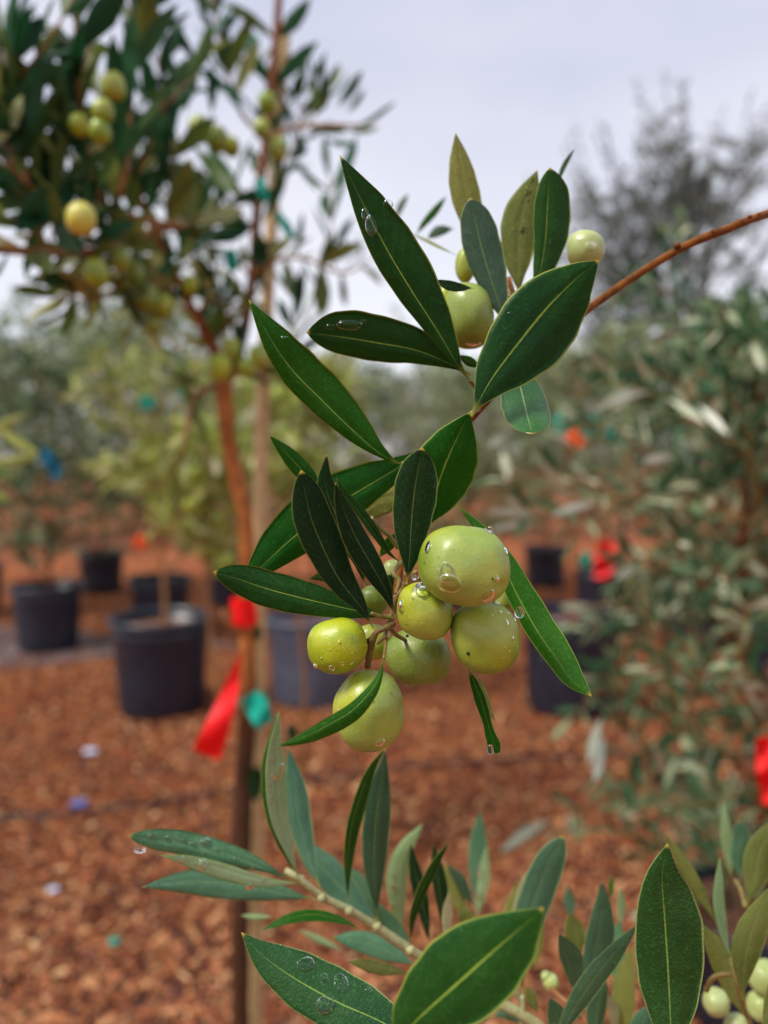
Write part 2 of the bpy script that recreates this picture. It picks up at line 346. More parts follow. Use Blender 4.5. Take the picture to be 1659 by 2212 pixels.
# ================================================================== STRUCTURE: ground
def mk_ground():
    m, t = newmat('bark_mulch_ground'); tc = t.nodes.new('ShaderNodeTexCoord'); ob = tc.outputs['Object']
    n1 = NZ(t, ob, 3.0, 4, .6); n2 = NZ(t, ob, 34, 5, .7); v = t.nodes.new('ShaderNodeTexVoronoi'); v.inputs['Scale'].default_value = 30; t.links.new(ob, v.inputs['Vector'])
    c = MX(t, SS(t, n2, .35, .65), (.13, .035, .014), (.40, .11, .034)); c = MX(t, .35, c, v.outputs['Color'], 'MULTIPLY')
    c = MX(t, SS(t, n1, .4, .62, 0, .6), c, (.38, .13, .04))
    p = PB(t, c, .8, .15, n2, .8, .02); OUT(t, p.outputs[0]); mats = m
    # gently uneven near the camera, flat and huge beyond
    xs = np.concatenate([[-300, -60, -20], np.linspace(-8, 8, 81), [20, 60, 300]]); ys = np.concatenate([[-100, -20, -5], np.linspace(-1, 15, 81), [30, 80, 400]])
    V = []; F = []
    for yy in ys:
        for xx in xs: V.append((xx, yy, (.02*mnoise.noise(Vector((xx*1.3, yy*1.3, 0))) if abs(xx) < 9 and -2 < yy < 16 else 0)))
    nx = len(xs)
    for i in range(len(ys)-1):
        for j in range(nx-1): F.append((i*nx+j, i*nx+j+1, (i+1)*nx+j+1, (i+1)*nx+j))
    g = mobj('ground', V, F, mats); g['kind'] = 'structure'
mk_ground()
def gz(x, y): return .02*mnoise.noise(Vector((x*1.3, y*1.3, 0)))
def mk_path():
    m = simple('damp_grey_cloth', (.05, .038, .042), (.16, .125, .13), 5, .4, .4, .3, .01, detail=8)
    V = []; F = []; n = 40
    for i in range(n+1):
        x = -6+5.2*i/n
        for j in range(5):
            y = 4.45+(j/4-.5)*(.95*min(1, (n-i)/9))+.16*mnoise.noise(Vector((x*2.1, j//4*5, 3))); V.append((x, y, gz(x, y)+.011))
    for i in range(n):
        for j in range(4): F.append((i*5+j, i*5+5+j, i*5+6+j, i*5+1+j))
    mobj('path', V, F, m)['kind'] = 'structure'
mk_path()
def mk_chips():
    m = ramp_island('wood_chips', [(0, (.03, .010, .010)), (.22, (.13, .036, .020)), (.5, (.33, .095, .036)), (.75, (.48, .17, .06)), (.92, (.62, .31, .14)), (1, (.68, .42, .2))], .6, .22, 0, 60)
    n = 85000; y = 1.25+rng.random(n)**1.7*6.2; x = (rng.random(n)-.5)*2*(.62*y+.25)
    keep = ~((y > 3.95) & (y < 4.9) & (x < -.55) & (rng.random(n) < .25)); x, y = x[keep], y[keep]; n = len(x)
    z = np.array([gz(a, b) for a, b in zip(x, y)])
    l = (.005+.013*rng.random(n)**2.5)*(1+.0*y); wd = l*(.25+.4*rng.random(n)); th = .0015+.002*rng.random(n)
    yaw = rng.random(n)*6.283; pit = rng.normal(0, .38, n); rol = rng.normal(0, .38, n)
    base = np.array([[-1, -.6, -1], [1, -.9, -1], [.9, .8, -1], [-.8, 1, -1], [-.9, -.6, 1], [1, -.7, 1], [.8, .9, 1], [-.9, .8, 1]], float)
    P = base[None]*np.stack([l, wd, th], 1)[:, None, :]*(1+.35*(rng.random((n, 8, 3))-.5))
    c, s = np.cos(rol)[:, None], np.sin(rol)[:, None]; P[..., 1], P[..., 2] = P[..., 1]*c-P[..., 2]*s, P[..., 1]*s+P[..., 2]*c
    c, s = np.cos(pit)[:, None], np.sin(pit)[:, None]; P[..., 0], P[..., 2] = P[..., 0]*c+P[..., 2]*s, -P[..., 0]*s+P[..., 2]*c
    c, s = np.cos(yaw)[:, None], np.sin(yaw)[:, None]; P[..., 0], P[..., 1] = P[..., 0]*c-P[..., 1]*s, P[..., 0]*s+P[..., 1]*c
    P += np.stack([x, y, z+.006+.012*rng.random(n)], 1)[:, None, :]
    f0 = np.array([[0, 3, 2, 1], [4, 5, 6, 7], [0, 1, 5, 4], [1, 2, 6, 5], [2, 3, 7, 6], [3, 0, 4, 7]])
    F = (f0[None]+8*np.arange(n)[:, None, None]).reshape(-1, 4)
    o = fastmesh('wood_chips', P.reshape(-1, 3), F, m, smooth=False); tagp(o, 'loose reddish bark chips covering the whole ground', 'mulch', kind='stuff')
def fastmesh(name, V, F, mat, parent=None, smooth=True):
    me = bpy.data.meshes.new(name); nv, nf = len(V), len(F); k = F.shape[1]
    me.vertices.add(nv); me.vertices.foreach_set('co', np.asarray(V, np.float32).ravel())
    me.loops.add(nf*k); me.loops.foreach_set('vertex_index', F.astype(np.int32).ravel())
    me.polygons.add(nf); me.polygons.foreach_set('loop_start', np.arange(0, nf*k, k, dtype=np.int32)); me.polygons.foreach_set('loop_total', np.full(nf, k, dtype=np.int32))
    me.polygons.foreach_set('use_smooth', np.full(nf, smooth)); me.materials.append(mat); me.update(calc_edges=True); me.validate()
    o = bpy.data.objects.new(name, me); COL.objects.link(o)
    if parent is not None: o.parent = parent
    return o
mk_chips()
# ================================================================== background foliage machinery
LT = []
for i, (t_, w_) in enumerate(((0, .06), (.2, .6), (.5, 1), (.78, .75), (1, .03))):
    for s_ in (-1, 0, 1): LT.append((t_, s_*w_*.5, .10*abs(s_)*w_ - .10*(t_-.5)**2*4*.4))
LT = np.array(LT); LTF = np.array([[i*3+j, i*3+j+1, i*3+j+4, i*3+j+3] for i in range(4) for j in range(2)])
def leaf_cloud(P, D, Ln, Wd, curv=.15):
    """P base positions, D unit directions, lengths, widths -> verts, faces"""
    n = len(P); D = D/np.linalg.norm(D, axis=1, keepdims=True); r = rng.normal(size=(n, 3)); r[:, 2] += .8
    Nn = np.cross(D, np.cross(r, D)); Nn /= np.linalg.norm(Nn, axis=1, keepdims=True); Sd = np.cross(D, Nn)
    c = rng.normal(0, curv, n)
    t = LT[:, 0]; V = P[:, None]+D[:, None]*(t[None, :, None]*Ln[:, None, None])+Sd[:, None]*(LT[:, 1][None, :, None]*Wd[:, None, None])
    V += Nn[:, None]*((LT[:, 2][None]*Wd[:, None]*2+c[:, None]*(t**2)[None]*Ln[:, None])[..., None])
    return V.reshape(-1, 3), (LTF[None]+15*np.arange(n)[:, None, None]).reshape(-1, 4)
def along(path, n, ln=.055, spread=.9, start=.1, wratio=.24, up=.25, tip=True):
    """opposite leaf pairs along a smooth twig"""
    C = smoothpath([tuple(p) for p in path], 24); P = []; D = []
    for i in range(n):
        t = start+(1-start)*(i+.5)/n; f = t*23; a = int(min(f, 22)); c = C[a]+(C[a+1]-C[a])*(f-a); tg = C[a+1]-C[a]; tg /= np.linalg.norm(tg)+1e-9
        r = rng.normal(size=3); sd = np.cross(tg, r); sd /= np.linalg.norm(sd)+1e-9
        for sg in (-1, 1):
            d = tg*.75+sd*sg*spread+rng.normal(0, .22, 3)+np.array([0, 0, up]); P.append(c); D.append(d)
    if tip: P.append(C[-1]); D.append(C[-1]-C[-2]+1e-6)
    P, D = np.array(P), np.array(D); k = len(P); L_ = ln*(.65+.5*rng.random(k)); return P, D, L_, L_*wratio*(.8+.4*rng.random(k))
FOL = {
 'low': ramp_island('foliage_olive_brown', [(0, (.03, .06, .015)), (.35, (.09, .13, .025)), (.7, (.20, .22, .05)), (1, (.38, .36, .12))], .45, .35, .35),
 'near': ramp_island('foliage_dark_olive', [(0, (.006, .040, .012)), (.35, (.016, .085, .03)), (.62, (.04, .13, .06)), (.82, (.10, .16, .03)), (.93, (.26, .30, .07)), (1, (.42, .46, .22))], .42, .2, .3),
 'sage': ramp_island('foliage_sage', [(0, (.06, .10, .03)), (.4, (.17, .25, .10)), (.7, (.30, .39, .19)), (.9, (.48, .55, .34)), (1, (.65, .7, .5))], .55, .25, .4),
 'bush': ramp_island('foliage_sage_bush', [(0, (.015, .05, .018)), (.4, (.05, .13, .055)), (.68, (.14, .24, .11)), (.86, (.38, .46, .25)), (1, (.68, .73, .52))], .5, .3, .4),
 'yel': ramp_island('foliage_yellow_green', [(0, (.10, .15, .02)), (.4, (.26, .33, .05)), (.7, (.40, .44, .10)), (.9, (.54, .55, .22)), (1, (.65, .62, .4))], .5, .4, .35),
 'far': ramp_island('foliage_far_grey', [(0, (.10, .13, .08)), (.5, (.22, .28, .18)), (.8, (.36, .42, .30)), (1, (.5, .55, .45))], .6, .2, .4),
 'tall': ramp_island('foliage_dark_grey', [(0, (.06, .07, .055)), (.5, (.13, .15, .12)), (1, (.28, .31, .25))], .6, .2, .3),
 'silver': ramp_island('foliage_silver', [(0, (.40, .46, .30)), (.5, (.55, .60, .44)), (1, (.7, .73, .6))], .45, .5, .25)}
def young_tree(h, crown0, rad, ntwig, pairs, seed, lean=(0, 0), ln=.05, droop=0.1, radius=.012, sub2=True):
    """returns (trunk verts, faces), (leaf verts, faces); origin at the ground"""
    global rng; rng = np.random.default_rng(seed)
    top = np.array([lean[0], lean[1], h]); tr = smoothpath([(0, 0, 0), (lean[0]*.3+.02, lean[1]*.3, h*.35), (lean[0]*.6-.02, lean[1]*.6+.02, h*.7), tuple(top)], 24)
    parts = [tube_data([tuple(q) for q in tr[::3]]+[tuple(tr[-1])], [radius, radius*.8, radius*.5, radius*.2], 20, 7, .1)]
    P = []; D = []; Ls = []; Ws = []
    for i in range(ntwig):
        t = crown0/h+(1-crown0/h)*(i+.5)/ntwig; b = tr[int(t*23)]; a = i*2.4+rng.random()
        rr = rad*(.5+.6*math.sin(math.pi*min(1, (t-crown0/h)/(1-crown0/h)*.8+.15)))*(.7+.5*rng.random())
        e = b+np.array([math.cos(a)*rr, math.sin(a)*rr, rr*(.75-droop+rng.random()*.5)]); m = (b+e)/2+np.array([0, 0, .04*rr])
        e2 = e+np.array([math.cos(a)*rr*.25, math.sin(a)*rr*.25, -droop*rr]); path = [b, m, e, e2]
        parts.append(tube_data([tuple(q) for q in path], [radius*.35, radius*.2, radius*.1], 8, 5, 0))
        paths = [path]
        if sub2:
            for _ in range(3):
                q = b+(e-b)*(.3+.6*rng.random()); dd = rng.normal(size=3); dd[2] = abs(dd[2])*.6; dd = dd/np.linalg.norm(dd)*rr*.55
                paths.append([q, q+dd*.5+np.array([0, 0, .02]), q+dd]); parts.append(tube_data([tuple(z) for z in paths[-1]], [radius*.15, radius*.08], 5, 4, 0))
        for p_ in paths:
            a_, b_, c_, d_ = along(p_, pairs, ln); P.append(a_); D.append(b_); Ls.append(c_); Ws.append(d_)
    V, F = leaf_cloud(np.concatenate(P), np.concatenate(D), np.concatenate(Ls), np.concatenate(Ws))
    return merge(parts), (V, F)
def pot(loc, r, h, label, mat=MPOT, rot=0, group='black nursery pots on the mulch'):
    root = T('nursery_pot', loc, label, 'plant pot', group); x0, y0, z0 = loc; n = 56
    def lathe(name, prof, m, parent):
        V = []; F = []
        for i, (rr, zz) in enumerate(prof):
            for j in range(n): a = 2*math.pi*j/n; V.append((x0+rr*math.cos(a), y0+rr*math.sin(a), z0+zz))
        for i in range(len(prof)-1):
            for j in range(n): F.append((i*n+j, i*n+(j+1) % n, (i+1)*n+(j+1) % n, (i+1)*n+j))
        return mobj(name, V, F, m, parent)
    lathe('wall', [(.01, .004), (r*.80, .004), (r*.82, .02), (r*.86, h*.4), (r*.90, h*.78), (r*.915, h*.80), (r*.935, h*.93), (r*.90, h*.93), (r*.86, h*.6)], mat, root)
    lathe('rim', [(r*.89, h*.925), (r*.95, h*.915), (r*1.0, h*.925), (r*1.01, h*.955), (r*1.0, h*.985), (r*.96, h*.995), (r*.91, h*.985), (r*.885, h*.95)], mat, root)
    V = [(x0, y0, z0+h*.86)]; F = []
    for i in range(1, 7):
        for j in range(n): a = 2*math.pi*j/n; rr = r*.89*i/6; V.append((x0+rr*math.cos(a), y0+rr*math.sin(a), z0+h*.85+.015*mnoise.noise(Vector((rr*40*math.cos(a), rr*40*math.sin(a), x0)))))
    for j in range(n): F.append((0, 1+j, 1+(j+1) % n))
    for i in range(5):
        for j in range(n): F.append((1+i*n+j, 1+(i+1)*n+j, 1+(i+1)*n+(j+1) % n, 1+i*n+(j+1) % n))
    mobj('soil', V, F, MSOIL, root); return root
MSOIL = simple('potting_bark', (.07, .028, .02), (.30, .13, .07), 60, .7, .3, .8, .01)
def gpx(x, d): """ground point seen at column x, depth d"""; return ((x-CX)/FP*d, d, gz((x-CX)/FP*d, d)+.01)
POTS = []
for (x, d, r, h, lab, mt) in [
    (96, 4.45, .20, .37, 'black nursery pot at the far left with a bushy sage tree in it', MPOT),
    (342, 3.30, .215, .40, 'near black nursery pot left of the red tape, wide rim and bark visible inside', MPOT),
    (342, 4.75, .19, .35, 'black nursery pot half hidden behind the near left pot', MPOT),
    (668, 3.45, .20, .38, 'weathered grey pot between the bamboo stake and the olives', MPOTG),
    (1237, 3.30, .215, .42, 'near dark blue-black pot right of the olives, behind the hanging leaf', MPOT),
    (1307, 4.9, .20, .37, 'small far pot on the right with a red tape tail hanging over it', MPOT)]:
    POTS.append(pot(gpx(x, d), r, h, lab, mt))
MGREY = simple('bark_grey', (.10, .085, .07), (.06, .05, .045), 80, .7, .15)
# potted trees -------------------------------------------------------
def place_tree(loc, spec, label, fol, bark=MBARK, group='young olive trees standing in pots', cache={}):
    key = (str(spec), fol)
    root = T('olive_tree', loc, label, 'tree', group)
    if key not in cache:
        (tv, tf), (lv, lf) = young_tree(**spec); 
        o = mobj('trunk', np.array(tv)+np.array(loc), tf, bark, root); c = fastmesh('crown', lv, lf, FOL[fol], root); cache[key] = (o, c)
    else:
        for o in cache[key]: q = o.copy(); COL.objects.link(q); q.parent = root
    return root
SP = dict
place_tree(gpx(96, 4.45), SP(h=1.6, crown0=.36, rad=.46, ntwig=48, pairs=11, seed=1, ln=.06), 'bushy sage olive tree in the far left pot', 'bush')
place_tree(gpx(342, 3.30), SP(h=1.35, crown0=.68, rad=.26, ntwig=12, pairs=6, seed=2, ln=.08, radius=.014), 'sparse yellow-green olive tree in the near left pot', 'yel', MTWIGO)
place_tree(gpx(342, 4.75), SP(h=1.9, crown0=.38, rad=.55, ntwig=44, pairs=11, seed=3, ln=.065), 'grey-green olive tree rising from the pot behind the near left one', 'sage')
place_tree(gpx(668, 3.45), SP(h=1.4, crown0=.7, rad=.3, ntwig=22, pairs=7, seed=4, ln=.07), 'yellowish olive tree in the weathered grey pot', 'yel')
place_tree(gpx(1225, 3.30), SP(h=1.5, crown0=.95, rad=.3, ntwig=14, pairs=6, seed=5, ln=.06, lean=(.05, .02)), 'slim olive tree with teal and orange tape in the near right pot', 'sage')
place_tree(gpx(1307, 4.9), SP(h=1.7, crown0=.85, rad=.4, ntwig=22, pairs=7, seed=6, ln=.06), 'grey olive tree rising from the small far right pot', 'sage')
# middle and far rows
rows = [(-60, 5.4, 1.75, .6, 'pale olive tree cut off by the left edge'), (215, 6.3, 1.9, .6, 'hazy olive tree in the row behind the two left pots'), (500, 5.8, 1.5, .5, 'olive tree behind the trunk with the red tape'),
        (780, 6.8, 1.6, .6, 'olive tree far behind the olive cluster, low on the horizon'), (1010, 5.6, 1.45, .5, 'olive tree far behind the hanging olives, right of centre'), (1180, 6.6, 1.6, .6, 'far olive tree above the near right pot'),
        (1500, 4.4, 1.3, .6, 'olive tree behind the right bush'), (1700, 3.6, 1.4, .6, 'olive tree cut off by the right edge')]
for i, (x, d, h, c0, lab) in enumerate(rows):
    place_tree(gpx(x, d), SP(h=h, crown0=c0-.25, rad=.62, ntwig=50, pairs=11, seed=20+i, ln=.07), lab, 'sage' if i % 3 else 'bush', group='olive trees in the rows behind the pots')
    if x != 780: pot(gpx(x, d), .19, .34, 'small dark pot under the '+lab.replace(' of the photo', ''), MPOT)
far = [(-200, 9.5, 2.2), (60, 10.5, 2.0), (330, 9.8, 2.3), (600, 11.5, 1.9), (850, 12, 1.8), (1080, 11, 1.9), (1650, 9, 1.9), (1850, 10, 2.3), (1280, 12.5, 2.2), (450, 13, 2.2), (1000, 14, 2.3)]
flab = ['outermost far olive tree at the left edge', 'far grey olive tree above the far left pot', 'far grey olive tree left of the bamboo stake', 'far grey olive tree just right of the bamboo stake', 'far grey olive tree low behind the olive cluster',
        'far grey olive tree below the round wet leaf', 'far tall olive tree at the right edge', 'outermost far olive tree beyond the right edge', 'far olive tree left of the tall feathery one', 'farthest olive tree behind the red-taped trunk', 'farthest olive tree near the middle of the skyline']
for i, (x, d, h) in enumerate(far):
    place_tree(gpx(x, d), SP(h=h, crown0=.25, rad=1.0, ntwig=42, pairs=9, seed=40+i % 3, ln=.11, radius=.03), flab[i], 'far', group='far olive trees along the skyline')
place_tree(gpx(1345, 6.8), SP(h=2.95, crown0=.9, rad=.60, ntwig=64, pairs=15, seed=61, ln=.062, radius=.022, droop=-.45), 'shorter of the two tall feathery trees, just above the end of the brown branch', 'tall', MGREY, group=None)
place_tree(gpx(1490, 6.3), SP(h=3.15, crown0=1.0, rad=.62, ntwig=68, pairs=15, seed=60, ln=.062, radius=.022, droop=-.45), 'taller feathery grey olive tree rising into the sky behind the bare brown branch', 'tall', MGREY, group=None)
# right middle bush in its pot
bl = ((1640-CX)/FP*1.45, 1.45, .01)
pot(bl, .15, .21, 'black pot half hidden behind the lower right shoots', MPOT)
rb = T('olive_tree', bl, 'leafy grey-green olive bush filling the right side with red tape on its stem', 'tree')
(tv, tf), (lv, lf) = young_tree(h=1.26, crown0=.12, rad=.33, ntwig=50, pairs=8, seed=70, ln=.058, radius=.014, droop=.25)
mobj('trunk', np.array(tv)+np.array(bl), tf, MBARK, rb); fastmesh('crown', lv, lf, FOL['bush'], rb)
# arching side branches with silver leaves (part of the bush)
rng = np.random.default_rng(5)
sb = []; P = []; D = []; Ls = []; Ws = []
for path in ([(1640, 1130, 1.3), (1480, 1085, 1.15), (1330, 1070, 1.05), (1230, 1100, 1.0), (1100, 1110, .95)], [(1659, 1030, 1.2), (1560, 930, 1.1), (1430, 860, 1.05), (1300, 820, 1.0)],
             [(1600, 1650, 1.3), (1480, 1560, 1.2), (1420, 1400, 1.1), (1370, 1250, 1.05)], [(1620, 1300, 1.3), (1500, 1180, 1.2), (1400, 1200, 1.1), (1330, 1330, 1.0)], [(1640, 1700, 1.3), (1500, 1740, 1.15), (1380, 1700, 1.05), (1290, 1640, 1.0)], [(1640, 1900, 1.3), (1500, 1850, 1.15), (1350, 1800, 1.05), (1200, 1790, 1.0)],
             [(1659, 1500, 1.0), (1600, 1420, .95), (1620, 1300, .9)], [(1640, 1100, 1.2), (1600, 900, 1.1), (1500, 780, 1.05)]):
    w_ = px(0, path); sb.append(tube_data(w_, [.0035, .0025, .001], 16, 6, 0)); a_, b_, c_, d_ = along(w_, 8, .055, up=.1); P.append(a_); D.append(b_); Ls.append(c_); Ws.append(d_)
V, F = merge(sb); mobj('side_branches', V, F, MTWIG, rb)
V, F = leaf_cloud(np.concatenate(P), np.concatenate(D), np.concatenate(Ls), np.concatenate(Ws)); fastmesh('side_foliage', V-np.array(bl), F, FOL['bush'], rb)
mid = [((330, 1215), (0, 1195), 28), ((650, 1140), (380, 1215), 32), ((500, 1130), (310, 890), 30), ((830, 1050), (830, 780), 40), ((230, 1180), (95, 1110), 20), ((300, 1260), (20, 1300), 22), ((1100, 870), (920, 900), 34), ((900, 1520), (760, 1590), 34),
       ((740, 400), (600, 250), 24), ((960, 440), (880, 280), 24), ((1250, 560), (1420, 740), 28), ((1060, 520), (1300, 680), 22), ((880, 450), (640, 600), 24), ((960, 480), (700, 560), 22), ((110, 740), (10, 810), 24)]
mid += [tuple(((a-1052.5)/.3656, (b-669.7)/.3656) for a, b in q)+(w2,) for q, w2 in ((((1305, 1590), (1285, 1690)), 34), (((1300, 1550), (1270, 1650)), 34), (((1440, 1680), (1412, 1610)), 30), (((1190, 1770), (1080, 1840)), 40), (((1659, 1560), (1580, 1440)), 20), (((1659, 1490), (1610, 1480)), 26))]
sv = []; sf = []
for a, b, w_ in mid:
    A = pt(*cv(9, *a), .98); B = pt(*cv(9, *b), .92); c = (A+B)/2+Vector((0, 0, .002)); s = .3656*.95/FP
    V, F, MI, U = leaf_data([A, c, B], w_*s, w_*s, .25, .25, 'lance', 10, 4, .0003); o = len(sv); sv += V.tolist(); sf += [tuple(i+o for i in g) for g in F]
mobj('silver_foliage', sv, sf, FOL['silver'], rb)
# ================================================================== tapes
def tape(pieces, mat, label, cat='tape', group=None):
    """pieces: list of (name, [(x,y,d)], [halfwidth px])"""
    q0 = pieces[0][1][0]; c = pt(*q0); root = T('flagging_tape', c, label, cat, group)
    for nm, P, W in pieces:
        n = 16; C = smoothpath([(x, y, d) for x, y, d in P], n+1); Wd = np.interp(np.linspace(0, 1, n+1), np.linspace(0, 1, len(W)), W); V = []; F = []
        for i in range(n+1):
            a, b = C[max(i-1, 0)], C[min(i+1, n)]; tx, ty = b[0]-a[0], b[1]-a[1]; l = math.hypot(tx, ty)+1e-9; nx_, ny_ = ty/l, -tx/l
            for j in range(5):
                s = j/2-1; V.append(tuple(pt(C[i][0]+nx_*s*Wd[i], C[i][1]+ny_*s*Wd[i], C[i][2]+.004*math.sin(i*.7+s*2)*Wd[i]/12*C[i][2])))
        for i in range(n):
            for j in range(4): F.append((i*5+j, i*5+j+1, i*5+j+6, i*5+j+5))
        m_ = len(V); V += [tuple(Vector(v)+AD*.0004) for v in V]; F += [tuple(k+m_ for k in f[::-1]) for f in F]
        mobj(nm, V, F, mat, root)
    return root
def band(root_label, mat, x, y, hw, hh, d, tails=(), cat='tape', group=None):
    c = pt(x, y, d); root = T('flagging_tape', c, root_label, cat, group); r = hw*d/FP; h = hh*d/FP; n = 24; V = []; F = []
    for i in range(6):
        for j in range(n):
            a = 2*math.pi*j/n; rr = r*(1+.08*math.sin(3*a+i)+(.05 if i % 2 else 0)); V.append((c.x+rr*math.cos(a), c.y+rr*math.sin(a)*.8, c.z-h+2*h*i/5+.06*h*math.sin(a*2+i)))
    for i in range(5):
        for j in range(n): F.append((i*n+j, i*n+(j+1) % n, (i+1)*n+(j+1) % n, (i+1)*n+j))
    mobj('band', V, F, mat, root)
    for P, W in tails:
        m = 14; C = smoothpath(P, m+1); Wd = np.interp(np.linspace(0, 1, m+1), np.linspace(0, 1, len(W)), W); V = []; F = []
        for i in range(m+1):
            a, b = C[max(i-1, 0)], C[min(i+1, m)]; tx, ty = b[0]-a[0], b[1]-a[1]; l = math.hypot(tx, ty)+1e-9
            for j in range(5): s = j/2-1; V.append(tuple(pt(C[i][0]+ty/l*s*Wd[i], C[i][1]-tx/l*s*Wd[i], C[i][2]+.006*math.sin(i*.5+s*1.5)*d)))
        for i in range(m):
            for j in range(4): F.append((i*5+j, i*5+j+1, i*5+j+6, i*5+j+5))
        k = len(V); V += [tuple(Vector(v)+AD*.0004) for v in V]; F += [tuple(q+k for q in f[::-1]) for f in F]; mobj('tail', V, F, mat, root)
# ================================================================== the left tree on its bamboo stake
DT = .86
base = pt(528, 2230, DT); base.z = .012; tb = (base.x-.005, base.y+.0, .012)
pot(tb, .135, .26, 'pot of the red-taped olive tree, just below the picture', MPOT)
lt = T('olive_tree', tb, 'olive tree with reddish trunk beside a bamboo stake, leafy crown top left', 'tree')
trk = [(tb[0], tb[1], .2)]+[pt(x, y, d) for x, y, d in ((519, 2212, DT), (521, 1900, DT), (525, 1700, DT), (536, 1500, DT), (533, 1350, DT), (532, 1150, DT), (512, 1040, DT), (494, 960, DT), (487, 880, DT), (485, 820, DT))]
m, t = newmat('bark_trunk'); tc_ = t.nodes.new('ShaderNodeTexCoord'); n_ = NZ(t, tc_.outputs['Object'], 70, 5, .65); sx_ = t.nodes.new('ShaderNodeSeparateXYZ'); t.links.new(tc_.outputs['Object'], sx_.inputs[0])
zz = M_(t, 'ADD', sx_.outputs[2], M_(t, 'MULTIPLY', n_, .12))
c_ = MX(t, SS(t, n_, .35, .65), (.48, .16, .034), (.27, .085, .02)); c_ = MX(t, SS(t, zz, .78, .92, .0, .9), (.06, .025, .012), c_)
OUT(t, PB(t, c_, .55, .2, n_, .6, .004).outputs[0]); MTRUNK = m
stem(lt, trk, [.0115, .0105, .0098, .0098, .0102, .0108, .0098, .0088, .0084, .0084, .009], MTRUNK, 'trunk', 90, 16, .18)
BR = [([(485, 830, .86), (455, 740, .84), (400, 640, .8), (350, 540, .76), (330, 500, .75)], [.0065, .005, .0045], 'd'),
      ([(385, 487, .74), (330, 480, .73), (240, 450, .68), (205, 400, .64), (175, 250, .6), (165, 100, .58), (160, -60, .57)], [.0035, .003, .002, .001], 'o'),
      ([(330, 500, .75), (390, 490, .76), (440, 470, .78)], [.003, .002], 'o'),
      ([(240, 450, .68), (265, 400, .66), (282, 250, .66), (290, 100, .65), (315, -50, .64)], [.003, .002, .001], 'o'),
      ([(240, 450, .68), (140, 440, .62), (60, 400, .58), (0, 330, .55), (-60, 260, .53)], [.003, .002, .001], 'o'),
      ([(330, 500, .75), (230, 540, .66), (100, 545, .6), (-40, 535, .55)], [.0045, .004, .0035], 'o'),
      ([(485, 825, .86), (520, 740, .87), (545, 600, .88), (556, 450, .88), (575, 300, .88), (592, 150, .87), (602, 0, .86), (606, -60, .86)], [.0075, .006, .0055, .005, .004], 'd'),
      ([(575, 300, .88), (640, 275, .86), (720, 270, .84), (790, 268, .83), (850, 225, .82)], [.003, .002, .001], 'o'),
      ([(556, 450, .88), (500, 400, .86), (420, 380, .84), (360, 395, .82)], [.003, .002, .001], 'd'),
      ([(540, 600, .88), (600, 560, .86), (660, 560, .84), (740, 590, .83), (800, 560, .82)], [.003, .002, .001], 'o'),
      ([(575, 300, .88), (520, 240, .88), (480, 120, .88), (460, -30, .88)], [.003, .002, .001], 'o'),
      ([(400, 640, .8), (300, 600, .74), (220, 600, .7), (150, 640, .68)], [.003, .002, .001], 'd'),
      ([(350, 540, .76), (300, 400, .74), (350, 250, .72), (340, 120, .72)], [.003, .002, .001], 'd'),
      ([(485, 825, .86), (420, 860, .84), (400, 960, .82), (390, 1000, .82)], [.0035, .003, .002], 'o'),
      ([(485, 825, .86), (540, 790, .86), (600, 780, .86), (660, 860, .86)], [.003, .002, .001], 'o'),
      ([(60, 400, .58), (30, 250, .56), (20, 120, .56)], [.002, .001], 'o'), ([(140, 440, .62), (80, 500, .6), (20, 470, .57)], [.002, .001], 'o'),
      ([(300, 545, .72), (250, 620, .68), (200, 650, .66), (130, 640, .64)], [.002, .001], 'o'), ([(370, 590, .78), (350, 650, .76), (300, 690, .74)], [.002, .001], 'o'), ([(420, 680, .82), (470, 640, .82), (500, 680, .84), (480, 740, .85)], [.002, .001], 'o'),
      ([(545, 600, .88), (500, 560, .86), (430, 540, .84), (370, 590, .82)], [.002, .001], 'o'), ([(556, 450, .88), (600, 400, .88), (640, 300, .88), (650, 220, .88)], [.002, .001], 'o')]
PL = []; PH = []; parts_d, parts_o = [], []; P = []; D = []; Ls = []; Ws = []
rng = np.random.default_rng(12)
PR = [3, 13, 5, 12, 12, 12, 10, 0, 8, 6, 9, 10, 11, 4, 6, 8, 7, 7, 6, 5, 9, 8]
for (pp, rr, k), pr in zip(BR, PR):
    w_ = px(0, pp); (parts_d if k == 'd' else parts_o).append(tube_data(w_, rr, 22, 8, .1))
    if pr:
        a_, b_, c_, d_ = along(w_, max(3, int(pr*.85)), .060, spread=.85, start=.15, wratio=.27, up=.35)
        low = max(q[1] for q in pp) > 535 and min(q[1] for q in pp) > 480
        if low: a_, b_, c_, d_ = along(w_, pr, .05, spread=.9, start=.1, wratio=.3, up=-.1)
        (PL if low else PH).append((a_, b_, c_, d_))
        # short side shoots
        C = smoothpath([tuple(q) for q in w_], 12)
        for q in range(2, 11, 3):
            if pp[0][0] in (385, 240, 140, 60, 330) or q % 4 == 0:
                dd = rng.normal(size=3)*.03; dd[2] = abs(dd[2])+.02; path = [C[q], C[q]+dd*.5, C[q]+dd+np.array([0, 0, .015])]
                parts_o.append(tube_data([tuple(z) for z in path], [.0012, .0008], 5, 5, 0)); a_, b_, c_, d_ = along(path, 3, .058, up=.3, wratio=.27); P.append(a_); D.append(b_); Ls.append(c_); Ws.append(d_)
V, F = merge(parts_d); mobj('main_limbs', V, F, MBARK, lt)
V, F = merge(parts_o); mobj('twigs', V, F, MTWIGO, lt)
for q in PH: P.append(q[0]); D.append(q[1]); Ls.append(q[2]); Ws.append(q[3])
